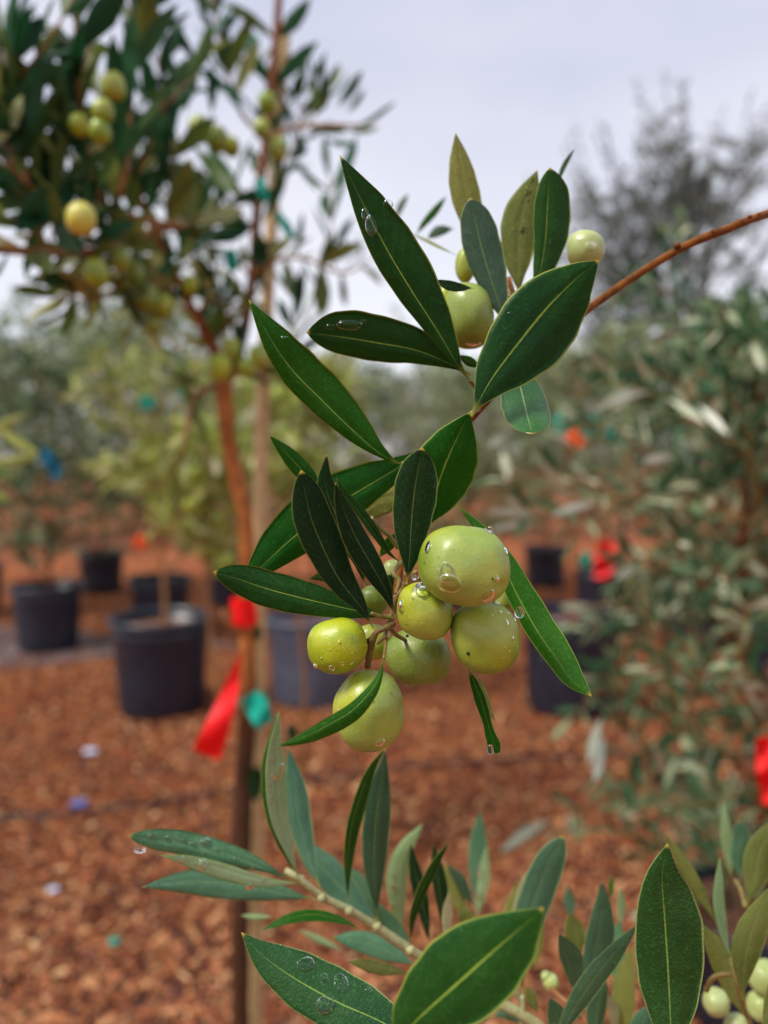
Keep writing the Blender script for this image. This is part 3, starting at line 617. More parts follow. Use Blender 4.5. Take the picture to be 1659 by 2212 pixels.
V, F = leaf_cloud(np.concatenate(P), np.concatenate(D), np.concatenate(Ls), np.concatenate(Ws), .12); fastmesh('crown', V-np.array(tb), F, FOL['near'], lt)
V, F = leaf_cloud(*[np.concatenate([q[i] for q in PL]) for i in range(4)], .12); fastmesh('lower_foliage', V-np.array(tb), F, FOL['low'], lt)
# explicit blurred leaves traced on this tree (crop 1)
ex = [((250, 430), (140, 130), 34, .6), ((330, 300), (205, 150), 38, .62), ((180, 560), (0, 260), 40, .56), ((130, 600), (0, 400), 36, .55), ((640, 110), (795, 50), 13, .65), ((560, 250), (660, 20), 30, .66), ((1290, 470), (1410, 260), 14, .84), ((1330, 440), (1350, 240), 12, .84),
      ((1260, 400), (1360, 210), 14, .84), ((1400, 450), (1510, 290), 20, .83), ((1440, 470), (1520, 370), 13, .83), ((1440, 540), (1580, 530), 14, .82), ((1480, 530), (1650, 420), 9, .82), ((1350, 580), (1480, 600), 14, .82), ((1200, 440), (1260, 290), 22, .86),
      ((880, 480), (880, 260), 22, .87), ((960, 320), (890, 170), 24, .87), ((940, 300), (935, 60), 20, .87), ((980, 190), (1040, 40), 12, .87), ((1210, 640), (1330, 800), 13, .86), ((1320, 1150), (1390, 960), 24, .83), ((1400, 1080), (1440, 1000), 14, .83), ((1080, 1200), (1080, 960), 40, .87),
      ((1230, 1080), (1260, 880), 14, .86), ((1090, 930), (1200, 680), 24, .86), ((800, 600), (1000, 820), 34, .8), ((180, 700), (50, 540), 36, .6), ((580, 590), (800, 600), 22, .75), ((440, 640), (400, 480), 22, .66), ((520, 800), (560, 670), 38, .7), ((760, 330), (600, 330), 18, .7), ((790, 300), (770, 480), 8, .8), ((1010, 1300), (1005, 1480), 20, .84)]
ex += [((1210, 3110), (1218, 3010), 26, .85), ((1065, 3350), (1058, 3195), 34, .845), ((1100, 3250), (1040, 3190), 20, .845), ((1068, 2680), (1072, 2600), 18, .85)]
sv = []; sf = []
for a, b, w_, d in ex:
    A = pt(*cv(1, *a), d+.01); B = pt(*cv(1, *b), d-.01); c = (A+B)/2+AD*.004; s = .519*d/FP
    V, F, MI, U = leaf_data([A, c, B], w_*s, w_*s, .2, .3, 'lance', 12, 4, .0003); o = len(sv); sv += V.tolist(); sf += [tuple(i+o for i in g) for g in F]
mobj('outer_foliage', sv, sf, FOL['near'], lt)
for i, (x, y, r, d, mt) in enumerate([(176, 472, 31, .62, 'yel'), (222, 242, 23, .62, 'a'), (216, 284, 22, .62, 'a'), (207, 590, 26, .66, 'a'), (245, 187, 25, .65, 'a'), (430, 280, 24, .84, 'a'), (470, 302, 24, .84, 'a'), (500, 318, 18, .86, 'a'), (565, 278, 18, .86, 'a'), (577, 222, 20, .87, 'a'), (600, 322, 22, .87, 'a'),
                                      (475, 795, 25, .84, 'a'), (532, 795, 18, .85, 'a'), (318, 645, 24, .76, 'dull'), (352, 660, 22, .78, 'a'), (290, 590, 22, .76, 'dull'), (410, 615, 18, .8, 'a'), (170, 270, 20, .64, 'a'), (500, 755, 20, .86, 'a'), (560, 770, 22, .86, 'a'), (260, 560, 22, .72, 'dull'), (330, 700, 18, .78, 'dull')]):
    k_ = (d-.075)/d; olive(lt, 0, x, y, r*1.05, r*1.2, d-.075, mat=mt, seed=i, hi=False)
# stub, tiny leaves on trunk
sv = tube_data(px(0, [(535, 1372, .86), (505, 1355, .855), (487, 1335, .85), (480, 1318, .85)]), [.005, .0035, .002], 12, 8, .1); mobj('twig_stub', *sv, MTWIGO, lt)
stake = T('bamboo_stake', (tb[0]+.03, tb[1]+.03, .05), 'pale bamboo stake tied beside the reddish olive trunk', 'stake')
P = [(tb[0]+.012, tb[1]+.03, .1)]+px(0, [(552, 2212, .885), (557, 1700, .885), (561, 1200, .885), (570, 810, .90), (592, 400, .92), (616, 55, .94)])
V, F = tube_data(P, [.0085, .008, .008, .0082, .0080, .0075, .007], 140, 14, 0)
V = np.array(V); zs = V[:, 2]; cen = np.repeat(np.array([V[i*14:(i+1)*14].mean(0) for i in range(140)]), 14, 0)
for zn in np.arange(.2, 1.7, .19): V[:140*14] += (V[:140*14]-cen)*(.22*np.exp(-((zs[:140*14]-zn)/.006)**2))[:, None]
mobj('cane', V, F, MBAM, stake)
band('bright red tape with a long slanting tail tied round the reddish trunk', MRED, 527, 1320, 26, 30, .852, [([(519, 1415, .84), (495, 1500, .835), (470, 1570, .83), (445, 1632, .825)], [3, 16, 26, 33])])
band('teal tape tying trunk and bamboo stake together below the red tail', MTEAL, 548, 1528, 32, 24, .868, [([(538, 1500, .835), (556, 1530, .83), (574, 1566, .825)], [20, 25, 22])])
tape([('strip', [(558, 385, .79), (566, 410, .78), (574, 436, .78)], [11, 13, 8])], MTEAL, 'topmost teal tape on the upper stem of the left tree', group=None)
tape([('strip', [(596, 460, .79), (615, 485, .78), (634, 516, .78)], [8, 11, 7])], MTEAL, 'teal tape slanting right of the stem, second from the top')
tape([('strip', [(497, 538, .79), (500, 562, .78), (503, 587, .78)], [12, 14, 9])], MTEAL, 'teal tape left of the stem, lowest of the three in the crown')
tape([('strip', [(86, 975, 2.4), (112, 1000, 2.4), (124, 1032, 2.4)], [14, 16, 12])], MBLUE, 'blue tape hanging in the sage tree at the left')
tape([('strip', [(300, 868, 2.8), (335, 872, 2.8)], [12, 14])], MTEAL, 'teal tape across the hazy tree left of the trunk')
tape([('strip', [(396, 832, 2.6), (403, 858, 2.6)], [12, 12])], MTEAL, 'small teal tape scrap just left of the reddish trunk')
tape([('strip', [(292, 1162, 2.8), (312, 1182, 2.8)], [14, 13])], MORG, 'orange tape low on the sparse yellow-green tree')
tape([('strip', [(1226, 928, 2.6), (1240, 946, 2.6), (1252, 966, 2.6)], [14, 17, 14])], MORG, 'orange tape knotted between the teal tapes on the right')
tape([('strip', [(1256, 935, 2.62), (1290, 905, 2.62)], [10, 16])], MTEAL, 'bright teal tape end pointing up right beside the orange tape')
tape([('strip', [(1195, 900, 2.64), (1215, 940, 2.64)], [16, 12])], MTEAL, 'teal tape end hanging left of the orange tape')
tape([('strip', [(1312, 925, 2.7), (1330, 945, 2.7)], [14, 10])], MTEAL, 'darker teal tape scrap right of the orange tape')
tape([('strip', [(1313, 1170, 3.1), (1305, 1210, 3.1), (1302, 1250, 3.1)], [18, 22, 18])], MRED, 'red tape tail hanging in front of the small far pot on the right')
tape([('strip', [(1255, 1200, 3.2), (1275, 1222, 3.2)], [16, 14])], MTEAL, 'teal tape scrap beside the far red tail')
tape([('strip', [(1652, 1590, .95), (1660, 1650, .95), (1672, 1735, .95)], [18, 28, 22])], MRED, 'red tape cut off by the right edge of the photo')
# bits on the ground
def bit(name, x, d, r, mat, label, cat):
    g = gpx(x, d); V, F = ICO2; W = [(g[0]+v[0]*r*(1.2), g[1]+v[1]*r, g[2]+.02+v[2]*r*.35*(1+.4*mnoise.noise(Vector(v)*2))) for v in V]
    o = mobj(name, W, F, mat); tagp(o, label, cat)
bit('plastic_scrap', 183, 2.72, .022, MSCR, 'pale lilac scrap on the mulch in front of the near left pot', 'scrap')
bit('blue_scrap', 155, 2.3, .022, MSCB, 'blue scrap lying beside the black drip hose', 'scrap')
bit('teal_scrap', 225, 1.62, .011, MTEAL, 'small teal scrap on the mulch near the bottom left', 'scrap')
bit('plastic_scrap', 92, 1.83, .012, MSCR, 'whitish scrap on the mulch at the lower left', 'scrap')
V, F = tube_data([(x_, 2.28+.1*math.sin(x_*1.3)+dy, gz(x_, 2.3)+.034) for x_, dy in ((-4, .2), (-2, .05), (-1, .02), (0, .28), (1.2, .35), (3, .2))], [.005, .005], 60, 8, 0)
tagp(mobj('drip_hose', V, F, MTUBE), 'thin black drip hose lying across the mulch', 'hose')
# pale twig with yellow leaves entering at the left edge belongs to the tree beyond the left edge
el = T('olive_tree', (-.62, .95, .01), 'yellow-leaved twig of an olive tree poking in at the left edge', 'tree')
P = [(-.62, .95, .0), (-.63, .95, .5), (-.60, .95, .95)]+px(0, [(-60, 960, .95), (10, 985, .93)]); stem(el, P, [.01, .008, .005, .003, .001], MTWIGO, 'trunk')
sv = []; sf = []
for a, b, w_ in (((-80, 880), (225, 835), 30), ((-60, 640), (230, 830), 28), ((-120, 700), (150, 600), 26), ((-60, 900), (90, 960), 26), ((-80, 1020), (60, 1090), 22)):
    A = pt(*cv(5, *a), .93); B = pt(*cv(5, *b), .93); s = .3749*.93/FP
    V, F, MI, U = leaf_data([A, (A+B)/2-AY*.003, B], w_*s, w_*s, .2, .3, 'lance', 12, 4); o = len(sv); sv += V.tolist(); sf += [tuple(i+o for i in g) for g in F]
mobj('foliage', sv, sf, FOL['yel'], el)
# mid-distance yellow-green shoots behind the trunk
for (x, y0, y1, d, lab, sd_) in ((455, 1250, 980, 1.9, 'yellow-green olive shrub behind the reddish trunk', 80), (640, 1120, 850, 2.2, 'yellow-green olive shrub right of the bamboo stake', 81)):
    g = gpx(x, d); top_ = pt(x, y1, d).z; r_ = T('olive_tree', g, lab, 'tree')
    (tv, tf), (lv, lf) = young_tree(h=top_, crown0=max(.3, pt(x, y0, d).z), rad=.16, ntwig=16, pairs=5, seed=sd_, ln=.06, radius=.008)
    mobj('trunk', np.array(tv)+np.array(g), tf, MTWIGO, r_); fastmesh('crown', lv, lf, FOL['yel'], r_)
    for i in range(14):
        ox, oy = random.uniform(-45, 55), random.uniform(0, (y0-y1)*.9); olive(r_, 0, x+ox, y1+oy, 15, 17, d+random.uniform(-.1, .1), mat='a', seed=i, hi=False)

# ================================================================== MAIN BRANCH
mb = T('olive_branch', pt(1900, 400, .27), 'sharp olive branch with dark leaves and a wet green olive cluster in the middle', 'branch')
D0 = .22
main = [Vector((.62, .46, 1.15)), Vector((.45, .40, 1.2)), pt(1900, 395, .30), pt(1659, 462, .265), pt(1570, 495, .26), pt(1480, 532, .258), pt(1370, 598, .255), pt(1265, 672, .25), pt(1150, 770, .245), pt(1050, 868, .238), pt(975, 960, .236), pt(905, 1090, .232), pt(868, 1205, .228), pt(856, 1290, .224)]
stem(mb, main, [.004, .0038, .0036, .0034, .0033, .0031, .0029, .0027, .0022, .0016, .0014, .0012, .0012, .0011], MBARKN, 'stem', 160, 14, .12)
for x, y, r in ((1463, 531, 8), (1540, 500, 5), (1620, 468, 5), (1640, 462, 4)):
    c = pt(x, y, .256); k = r*.256/FP; V, F = ICO2; mobj('bud_scar', [tuple(c+Vector(v)*k) for v in V], F, MBARKN, mb)
tr = T('olive_tree', (.64, .47, .01), 'olive tree just beyond the right edge that carries the sharp branch', 'tree'); stem(tr, [(.64, .47, .0), (.63, .46, .6), (.62, .46, 1.16), (.60, .50, 1.6)], [.014, .011, .008, .003], MBARK, 'trunk', 60, 12)
a_, b_, c_, d_ = along([(.62, .46, 1.16), (.60, .50, 1.6)], 8); V, F = leaf_cloud(a_, b_, c_, d_); fastmesh('crown', V-np.array((.64, .47, .01)), F, FOL['near'], tr)
pot((.64, .47, .01), .14, .27, 'pot beyond the right edge under the tree of the sharp branch')
ML = {}
def A_(k, *a, **kw): ML[k] = Lf(mb, *a, **kw)
# upper group, slightly behind
A_('W', 2, [(760, 330), (775, 280), (800, 220), (842, 158)], 9, 12, .27, 'grey')
A_('S', 2, [(440, 640), (400, 450), (362, 280), (335, 92)], 62, 62, (.262, .255), 'under', 'dark', f=(.3, .1))
A_('U', 2, [(607, 790), (600, 690), (603, 560), (622, 420), (682, 250)], 82, 78, (.262, .258), 'spot', 'dark', f=(.2, .2))
A_('T', 2, [(565, 930), (528, 840), (482, 705), (440, 560), (395, 368)], 76, 86, (.245, .243), 'grey', f=(.1, .35), prof='blunt')
A_('V', 2, [(650, 810), (690, 690), (715, 550), (724, 400), (735, 240)], 56, 100, (.245, .24), 'dark', f=(.1, .5), prof='blunt')
A_('g1', 2, [(340, 612), (270, 580), (200, 545), (145, 520)], 7, 8, (.27, .30), 'under')
A_('g2', 2, [(165, 530), (200, 480), (250, 420), (296, 362)], 16, 18, (.33, .34), 'mid')
A_('g3', 2, [(330, 500), (270, 510), (215, 540)], 20, 24, (.34, .34), 'grey')
A_('g4', 2, [(80, 470), (100, 410), (135, 350)], 15, 15, (.42, .42), 'grey')
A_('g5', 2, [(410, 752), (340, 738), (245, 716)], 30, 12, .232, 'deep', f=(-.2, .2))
A_('B', 3, [(1450, 490), (1320, 420), (1150, 355), (950, 318), (780, 290), (572, 262)], 100, 150, (.232, .228), 'dark', f=(.45, -.05), prof='blunt')
A_('B2', 3, [(1380, 380), (1450, 420), (1500, 445)], 26, 26, .236, 'dark')
A_('A', 0, [(1015, 822), (990, 790), (945, 715), (885, 622), (835, 538), (785, 442), (733, 335)], 36, 66, (.228, .215), 'dark', f=(.5, .0))
A_('Y', 2, [(585, 1080), (612, 1180), (636, 1280), (660, 1370)], 100, 100, (.235, .212), 'wet', f=(.35, .25), prof='oval')
A_('C', 2, [(400, 1295), (485, 1140), (600, 985), (722, 835), (845, 712), (943, 632)], 150, 188, (.215, .215), 'dark', f=(.1, .35))
A_('D', 3, [(1085, 965), (1045, 955), (930, 882), (785, 752), (640, 610), (500, 468), (395, 320), (262, 85)], 82, 150, (.225, .21), 'mid', f=(.4, .05))
A_('G2', 3, [(1190, 1040), (1060, 1120), (930, 1170), (780, 1290)], 90, 60, .24, 'under', f=(.2, .2))
A_('G', 3, [(1215, 870), (1040, 1000), (800, 1145), (550, 1320), (370, 1480), (213, 1632)], 124, 168, (.232, .208), 'mid', f=(.35, .0))
A_('E', 3, [(1200, 1330), (1250, 1180), (1290, 1040), (1345, 900), (1447, 688)], 160, 176, (.228, .212), 'mid', f=(.1, .4), prof='lance')
A_('N', 3, [(700, 1200), (600, 1060), (500, 945), (373, 812)], 48, 52, (.232, .225), 'mid', f=(.3, .3))
A_('P', 4, [(870, 55), (985, 185), (1095, 340), (1185, 520), (1275, 680), (1360, 800), (1430, 900), (1527, 980)], 92, 52, (.236, .212), 'mid', f=(.15, .55), prof='blunt')
A_('H', 10, [(1800, 720), (1500, 660), (1106, 570), (760, 480), (520, 400), (300, 335)], 150, 160, (.214, .206), 'dark', f=(.3, .15), prof='blunt')
A_('h2', 4, [(480, 545), (380, 480), (290, 420), (200, 428)], 34, 34, .235, 'dark')
A_('h3', 4, [(655, 490), (600, 470), (560, 415)], 38, 38, .226, 'deep', prof='oval')
A_('h4', 3, [(960, 1470), (1010, 1400), (1075, 1330)], 34, 34, .235, 'mid')
A_('L2', 3, [(1082, 1495), (1010, 1440), (945, 1350), (860, 1230), (770, 1120), (735, 1040)], 18, 34, (.222, .205), 'dark', f=(-.5, .5))
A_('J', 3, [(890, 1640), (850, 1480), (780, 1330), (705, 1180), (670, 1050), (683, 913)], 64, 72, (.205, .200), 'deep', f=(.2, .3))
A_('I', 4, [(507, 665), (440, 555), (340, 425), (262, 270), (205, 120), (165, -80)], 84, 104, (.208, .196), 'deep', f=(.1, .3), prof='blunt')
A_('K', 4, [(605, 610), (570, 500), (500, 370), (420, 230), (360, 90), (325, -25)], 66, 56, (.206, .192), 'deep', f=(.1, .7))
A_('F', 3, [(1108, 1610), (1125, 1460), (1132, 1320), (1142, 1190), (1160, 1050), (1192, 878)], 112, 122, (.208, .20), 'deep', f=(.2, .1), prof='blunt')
A_('R', 4, [(948, 850), (995, 960), (1030, 1070), (1055, 1160), (1092, 1252)], 28, 36, .222, 'mid', f=(-.5, .6), prof='spoon')
A_('R2', 4, [(985, 850), (1030, 970), (1052, 1040), (1076, 1105)], 10, 12, .226, 'under')
# pedicels and twigs
stem(mb, px(3, [(1105, 1600, .215), (1090, 1640, .216)])+px(4, [(625, 500, .216), (600, 545, .216), (590, 600, .216), (568, 660, .215)]), [.0009, .0008, .0008], MPED, 'pedicel', 24, 8, .3)
stem(mb, px(4, [(568, 655, .215), (558, 700, .214), (560, 750, .206), (552, 800, .198)]), [.0006, .0005, .0004], MPED, 'pedicel', 20, 8, .2)
stem(mb, px(4, [(600, 640, .215), (548, 665, .212), (512, 690, .212), (492, 750, .214), (475, 840, .217)]), [.0008, .0008, .0010, .0009], MPED, 'pedicel', 24, 8, .3)
stem(mb, px(4, [(590, 605, .215), (540, 605, .214), (495, 590, .212)]), [.0006, .0006, .0005], MTWIG, 'pedicel', 12, 8, .1)
stem(mb, px(4, [(640, 345, .222), (600, 400, .218), (625, 440, .217), (610, 500, .216)]), [.0006, .0007, .0006], MTWIG, 'pedicel', 24, 8, .2)
stem(mb, px(4, [(660, 400, .214), (655, 450, .216), (640, 480, .216), (600, 520, .216)]), [.0008, .0007, .0006], MTWIGO, 'pedicel', 14, 8, .2)
stem(mb, px(4, [(490, 145, .215), (520, 180, .217), (580, 230, .22), (618, 285, .222)]), [.0009, .0007, .0006], MTWIG, 'pedicel', 20, 8, .15)
stem(mb, px(4, [(520, 670, .212), (480, 720, .215), (440, 740, .217)]), [.0006, .0007], MPED, 'pedicel', 14, 8, .2)
stem(mb, px(4, [(575, 650, .214), (610, 690, .218), (660, 720, .225)]), [.0006, .0006], MPED, 'pedicel', 14, 8, .2)
stem(mb, px(4, [(565, 700, .212), (540, 715, .211), (522, 735, .211)]), [.0007, .0003], MPED, 'pedicel', 10, 8, .3)
stem(mb, px(4, [(690, 430, .222), (720, 420, .222), (760, 400, .222)]), [.0007, .0007], MPED, 'pedicel', 10, 8, .2)
stem(mb, px(0, [(1128, 785, .245), (1122, 710, .25), (1110, 640, .256), (1098, 600, .258)]), [.0013, .0011, .0008], MBARKN, 'twig', 24, 8, .1)
stem(mb, px(0, [(1118, 690, .251), (1190, 640, .26), (1245, 590, .268), (1262, 560, .268)]), [.0007, .0006, .0006], MPED, 'pedicel', 20, 8, .2)
stem(mb, px(0, [(1110, 640, .256), (1060, 640, .26), (1020, 620, .265)]), [.0007, .0006], MPED, 'pedicel', 16, 8, .2)
stem(mb, px(0, [(1120, 700, .25), (1070, 660, .254), (1020, 640, .252)]), [.0007, .0006], MPED, 'pedicel', 16, 8, .2)
stem(mb, px(0, [(1112, 650, .256), (1075, 590, .262), (1038, 565, .262)]), [.0007, .0005], MTWIG, 'pedicel', 16, 8, .2)
stem(mb, px(0, [(1050, 868, .238), (1075, 840, .238), (1110, 800, .237)]), [.0007, .0005], MTWIG, 'pedicel', 12, 8, .2)
stem(mb, px(0, [(1048, 870, .238), (1030, 840, .232), (1014, 822, .228)]), [.0007, .0006], MTWIG, 'pedicel', 12, 8, .2)
stem(mb, px(0, [(1035, 885, .237), (1022, 890, .226), (1016, 895, .216)]), [.0007, .0006], MTWIG, 'pedicel', 12, 8, .2)
stem(mb, px(0, [(960, 975, .236), (915, 985, .23), (868, 1002, .225)]), [.0007, .0006], MTWIG, 'pedicel', 12, 8, .2)
# cluster olives
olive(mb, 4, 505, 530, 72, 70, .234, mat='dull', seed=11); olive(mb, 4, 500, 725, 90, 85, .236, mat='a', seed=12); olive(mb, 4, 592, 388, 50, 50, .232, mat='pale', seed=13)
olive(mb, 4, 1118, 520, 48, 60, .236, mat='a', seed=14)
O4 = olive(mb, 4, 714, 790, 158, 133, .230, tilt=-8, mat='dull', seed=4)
O2 = olive(mb, 4, 742, 577, 135, 140, .214, tilt=10, seed=2)
O3 = olive(mb, 4, 1027, 697, 162, 170, .214, seed=3, lump=.06)
O1 = olive(mb, 4, 926, 369, 217, 188, .204, tilt=-6, seed=1, dimple=[((.68, -.32, .62), -.07, .008), ((.68, -.32, .62), .03, .06)])
O5 = olive(mb, 4, 335, 740, 148, 132, .212, tilt=12, mat='a', seed=5)
O6 = olive(mb, 4, 482, 1038, 162, 188, .214, tilt=-4, seed=6, lump=.06, dimple=[((.3, -.97, .1), .06, .012), ((.93, .12, .35), -.07, .02)])
# upper olives
olive(mb, 2, 375, 655, 42, 72, .265, mat='a', seed=21); OB = olive(mb, 2, 392, 868, 108, 138, .25, tilt=6, mat='a', seed=22); OR = olive(mb, 2, 885, 590, 80, 82, .268, mat='pale', seed=23)
olive(mb, 2, 300, 800, 50, 60, .262, mat='a', seed=24)
A_('Q', 4, [(553, 780), (532, 880), (482, 965), (400, 1048), (300, 1108), (180, 1168), (53, 1214)], 52, 34, (.2, .186), 'mid', 'under', f=(.55, .1))
drops(O1, mb, 4, [(1040, 205, 22), (860, 450, 60, .8), (845, 400, 40, 1.3), (1080, 430, 18), (1040, 510, 34, 1.2), (1070, 545, 22, .7), (760, 280, 22, 1.4), (930, 250, 6), (880, 290, 5), (810, 330, 6)], .16)
drops(O1, mb, 4, [(1047, 200, 16), (1082, 432, 10), (1122, 300, 14, 1.6), (745, 350, 8), (990, 330, 6)], .6)
drops(O2, mb, 4, [(735, 480, 40, 1.1), (635, 560, 26, 1.2), (732, 645, 14), (690, 520, 8), (720, 700, 9), (660, 640, 6), (790, 640, 6), (620, 500, 10, 1.3)], .35)
drops(O3, mb, 4, [(1128, 635, 11, 1.6), (1165, 622, 9, 1.4), (1155, 708, 9, 1.3), (1098, 585, 8), (1110, 520, 16), (1140, 770, 6), (1110, 800, 6), (1120, 750, 4), (1090, 660, 4), (1060, 600, 5), (1085, 545, 14, .7), (1172, 575, 20, 1.1), (1135, 590, 6)], .6)
freedrop(mb, O3, 4, 1188, 585, 23, 29, .21)
freedrop(mb, O1, 4, 1048, 196, 16, 15, .203)
freedrop(mb, O1, 4, 700, 412, 18, 26, .208)
drops(O5, mb, 4, [(310, 845, 17), (357, 825, 13), (402, 820, 10, 1.3), (345, 725, 7, 1.3), (235, 835, 18, .7), (405, 775, 8), (380, 755, 5), (430, 740, 5), (300, 760, 5), (462, 662, 26, 1.4), (400, 700, 4), (260, 800, 5)], .6)
drops(O6, mb, 4, [(500, 1000, 9), (340, 1045, 8), (535, 1195, 26, .9), (630, 910, 9), (580, 960, 6), (480, 1030, 4)], .5)
drops(O4, mb, 4, [(515, 755, 9), (600, 760, 5)], .6)
def speck(o, crop, x, y, r):
    q = (pt(*cv(crop, x, y), 1)-CAM).normalized(); h = bvh(o).ray_cast(CAM, q)
    if h[0]: k = r*CROPS[crop][2]*h[3]/FP; V, F = ICO2; sub('speck', [tuple(h[0]+Vector(v)*k) for v in V], F, MSPECK, o, mb)
speck(O3, 4, 948, 778, 9); speck(O4, 4, 662, 697, 8); speck(O1, 4, 1062, 428, 6)
drops(OR, mb, 2, [(905, 575, 24, .8), (860, 545, 8)], .3)
drops(OB, mb, 2, [(410, 985, 30, .6)], .3)
drops(ML['D'], mb, 3, [(268, 235, 12), (455, 292, 20, .5), (440, 540, 26, .7)], .45)
drops(ML['B'], mb, 3, [(800, 222, 70, .42), (700, 232, 26, .6), (880, 205, 20, .7)], .22)
drops(ML['A'], mb, 2, [(-20, 485, 30, 1.6), (-45, 440, 22, 1.3), (50, 395, 22, .8)], .3)
drops(ML['C'], mb, 2, [(520, 800, 8), (560, 860, 6)], .5)
freedrop(mb, ML['R'], 4, 1052, 1226, 15, 24, .2195)

# ================================================================== LOWER SAPLING (left part)
s1 = T('olive_sapling', (.0, .30, .01), 'lower olive shoots with upright blue-green leaves rising from the bottom of the picture', 'plant')
pot((.0, .30, .01), .12, .24, 'pot of the lower sapling, below the picture')
stem(s1, [(0, .30, .2), (.02, .30, .5), (.05, .29, .75)]+[pt(1250, 2330, .29)]+px(8, [(480, 1840, .285), (375, 1775, .285), (270, 1718, .285)])+px(7, [(1100, 1270, .285), (940, 1165, .282), (850, 1108, .28), (720, 1020, .278), (600, 945, .275), (470, 880, .273), (375, 805, .271), (300, 755, .27)]),
     [.005, .005, .004, .0030, .0026, .0024, .0023, .0022, .0020, .0019, .0018, .0018, .0019, .0018, .0011], MTWIGY, 'stem', 140, 12, .2)
for x, y in ((370, 800), (470, 885), (600, 945), (730, 1020), (885, 1130)):
    c = pt(*cv(7, x, y), .272); V, F = ICO2; mobj('node', [tuple(c+Vector(v)*.00162*(1+.4*mnoise.noise(Vector(v)*2))) for v in V], F, MTWIGY, s1)
SL = {}
def B_(k, *a, **kw): SL[k] = Lf(s1, *a, **kw)
B_('a16', 7, [(1200, 980), (1205, 840), (1200, 680), (1212, 475)], 48, 48, .40, 'teal')
B_('a16b', 7, [(1190, 990), (1225, 820), (1240, 640)], 26, 26, .39, 'silver')
B_('a13', 7, [(1160, 1010), (1110, 900), (1080, 810), (1050, 720)], 36, 36, .34, 'under')
B_('a9', 7, [(850, 1105), (828, 950), (822, 800), (858, 660), (945, 535)], 50, 48, (.33, .32), 'silver', f=(.3, .3))
B_('a8', 7, [(740, 1000), (690, 890), (640, 800), (595, 745)], 42, 42, .33, 'teal')
B_('a7', 7, [(740, 1000), (620, 900), (480, 750), (330, 600)], 70, 72, (.31, .315), 'teal')
B_('a7b', 7, [(900, 1160), (830, 1060), (760, 980), (700, 880)], 40, 44, .315, 'teal')
B_('a19', 7, [(915, 1205), (770, 1130), (640, 1085), (518, 1070)], 52, 50, .295, 'teal')
B_('a4', 7, [(460, 835), (405, 690), (360, 520), (335, 340), (308, 175)], 48, 64, (.285, .30), 'teal', f=(.2, .5))
B_('a3b', 7, [(355, 790), (300, 660), (248, 480), (232, 250), (262, 20)], 48, 30, (.274, .262), 'dark')
B_('a3', 7, [(362, 795), (318, 670), (265, 480), (250, 250), (272, 3)], 46, 50, (.268, .255), 'silver', 'dark', f=(-.2, .5))
B_('a2', 6, [(1480, 1205), (1280, 1165), (1060, 1128), (860, 1120), (663, 1146)], 68, 62, (.285, .275), 'teal', f=(.35, .1))
B_('a1', 6, [(1370, 1118), (1250, 1062), (1080, 1000), (880, 950), (720, 925), (600, 905)], 48, 60, (.268, .25), 'teal', f=(.4, .0), prof='blunt')
B_('a1b', 6, [(1410, 1130), (1230, 1110), (1030, 1050), (870, 1010), (748, 998)], 52, 18, (.264, .248), 'silver', 'teal', f=(.5, -.3))
B_('a6', 7, [(732, 995), (716, 820), (716, 620), (736, 400), (768, 185)], 62, 70, (.283, .275), 'grey', f=(.2, .35))
B_('a5', 7, [(592, 915), (588, 740), (608, 560), (655, 390), (705, 270), (768, 182)], 24, 42, (.272, .262), 'dark', f=(-.3, .6))
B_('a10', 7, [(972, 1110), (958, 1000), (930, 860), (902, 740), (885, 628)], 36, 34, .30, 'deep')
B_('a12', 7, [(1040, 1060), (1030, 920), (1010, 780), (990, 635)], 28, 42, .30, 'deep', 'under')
B_('a11', 7, [(888, 1115), (890, 985), (935, 850), (1000, 720), (1068, 622)], 18, 30, (.285, .275), 'dark', f=(-.4, .6))
B_('a14', 7, [(1060, 1100), (1052, 1000), (1065, 858)], 22, 28, .285, 'tan')
B_('a15', 7, [(1130, 1060), (1150, 990), (1105, 915)], 36, 36, .31, 'under')
B_('a18', 7, [(660, 1035), (550, 985), (420, 962), (300, 985), (180, 1042)], 30, 22, (.27, .262), 'mid', f=(-.2, .4))
B_('a18b', 7, [(240, 975), (160, 975), (90, 968)], 14, 14, .31, 'silver')
B_('a18c', 7, [(580, 1140), (480, 1090), (360, 1035)], 15, 15, .36, 'silver')
B_('a20', 7, [(890, 1245), (790, 1215), (690, 1190), (588, 1180)], 42, 18, (.275, .268), 'under', 'dark', f=(.3, -.2))
B_('a17b', 7, [(1390, 1300), (1370, 1100), (1400, 850), (1430, 760)], 26, 26, .31, 'tan')
B_('a17', 7, [(1412, 1345), (1400, 1180), (1432, 1000), (1485, 840), (1535, 710), (1600, 592)], 74, 82, (.30, .285), 'teal', f=(.1, .3), prof='blunt')
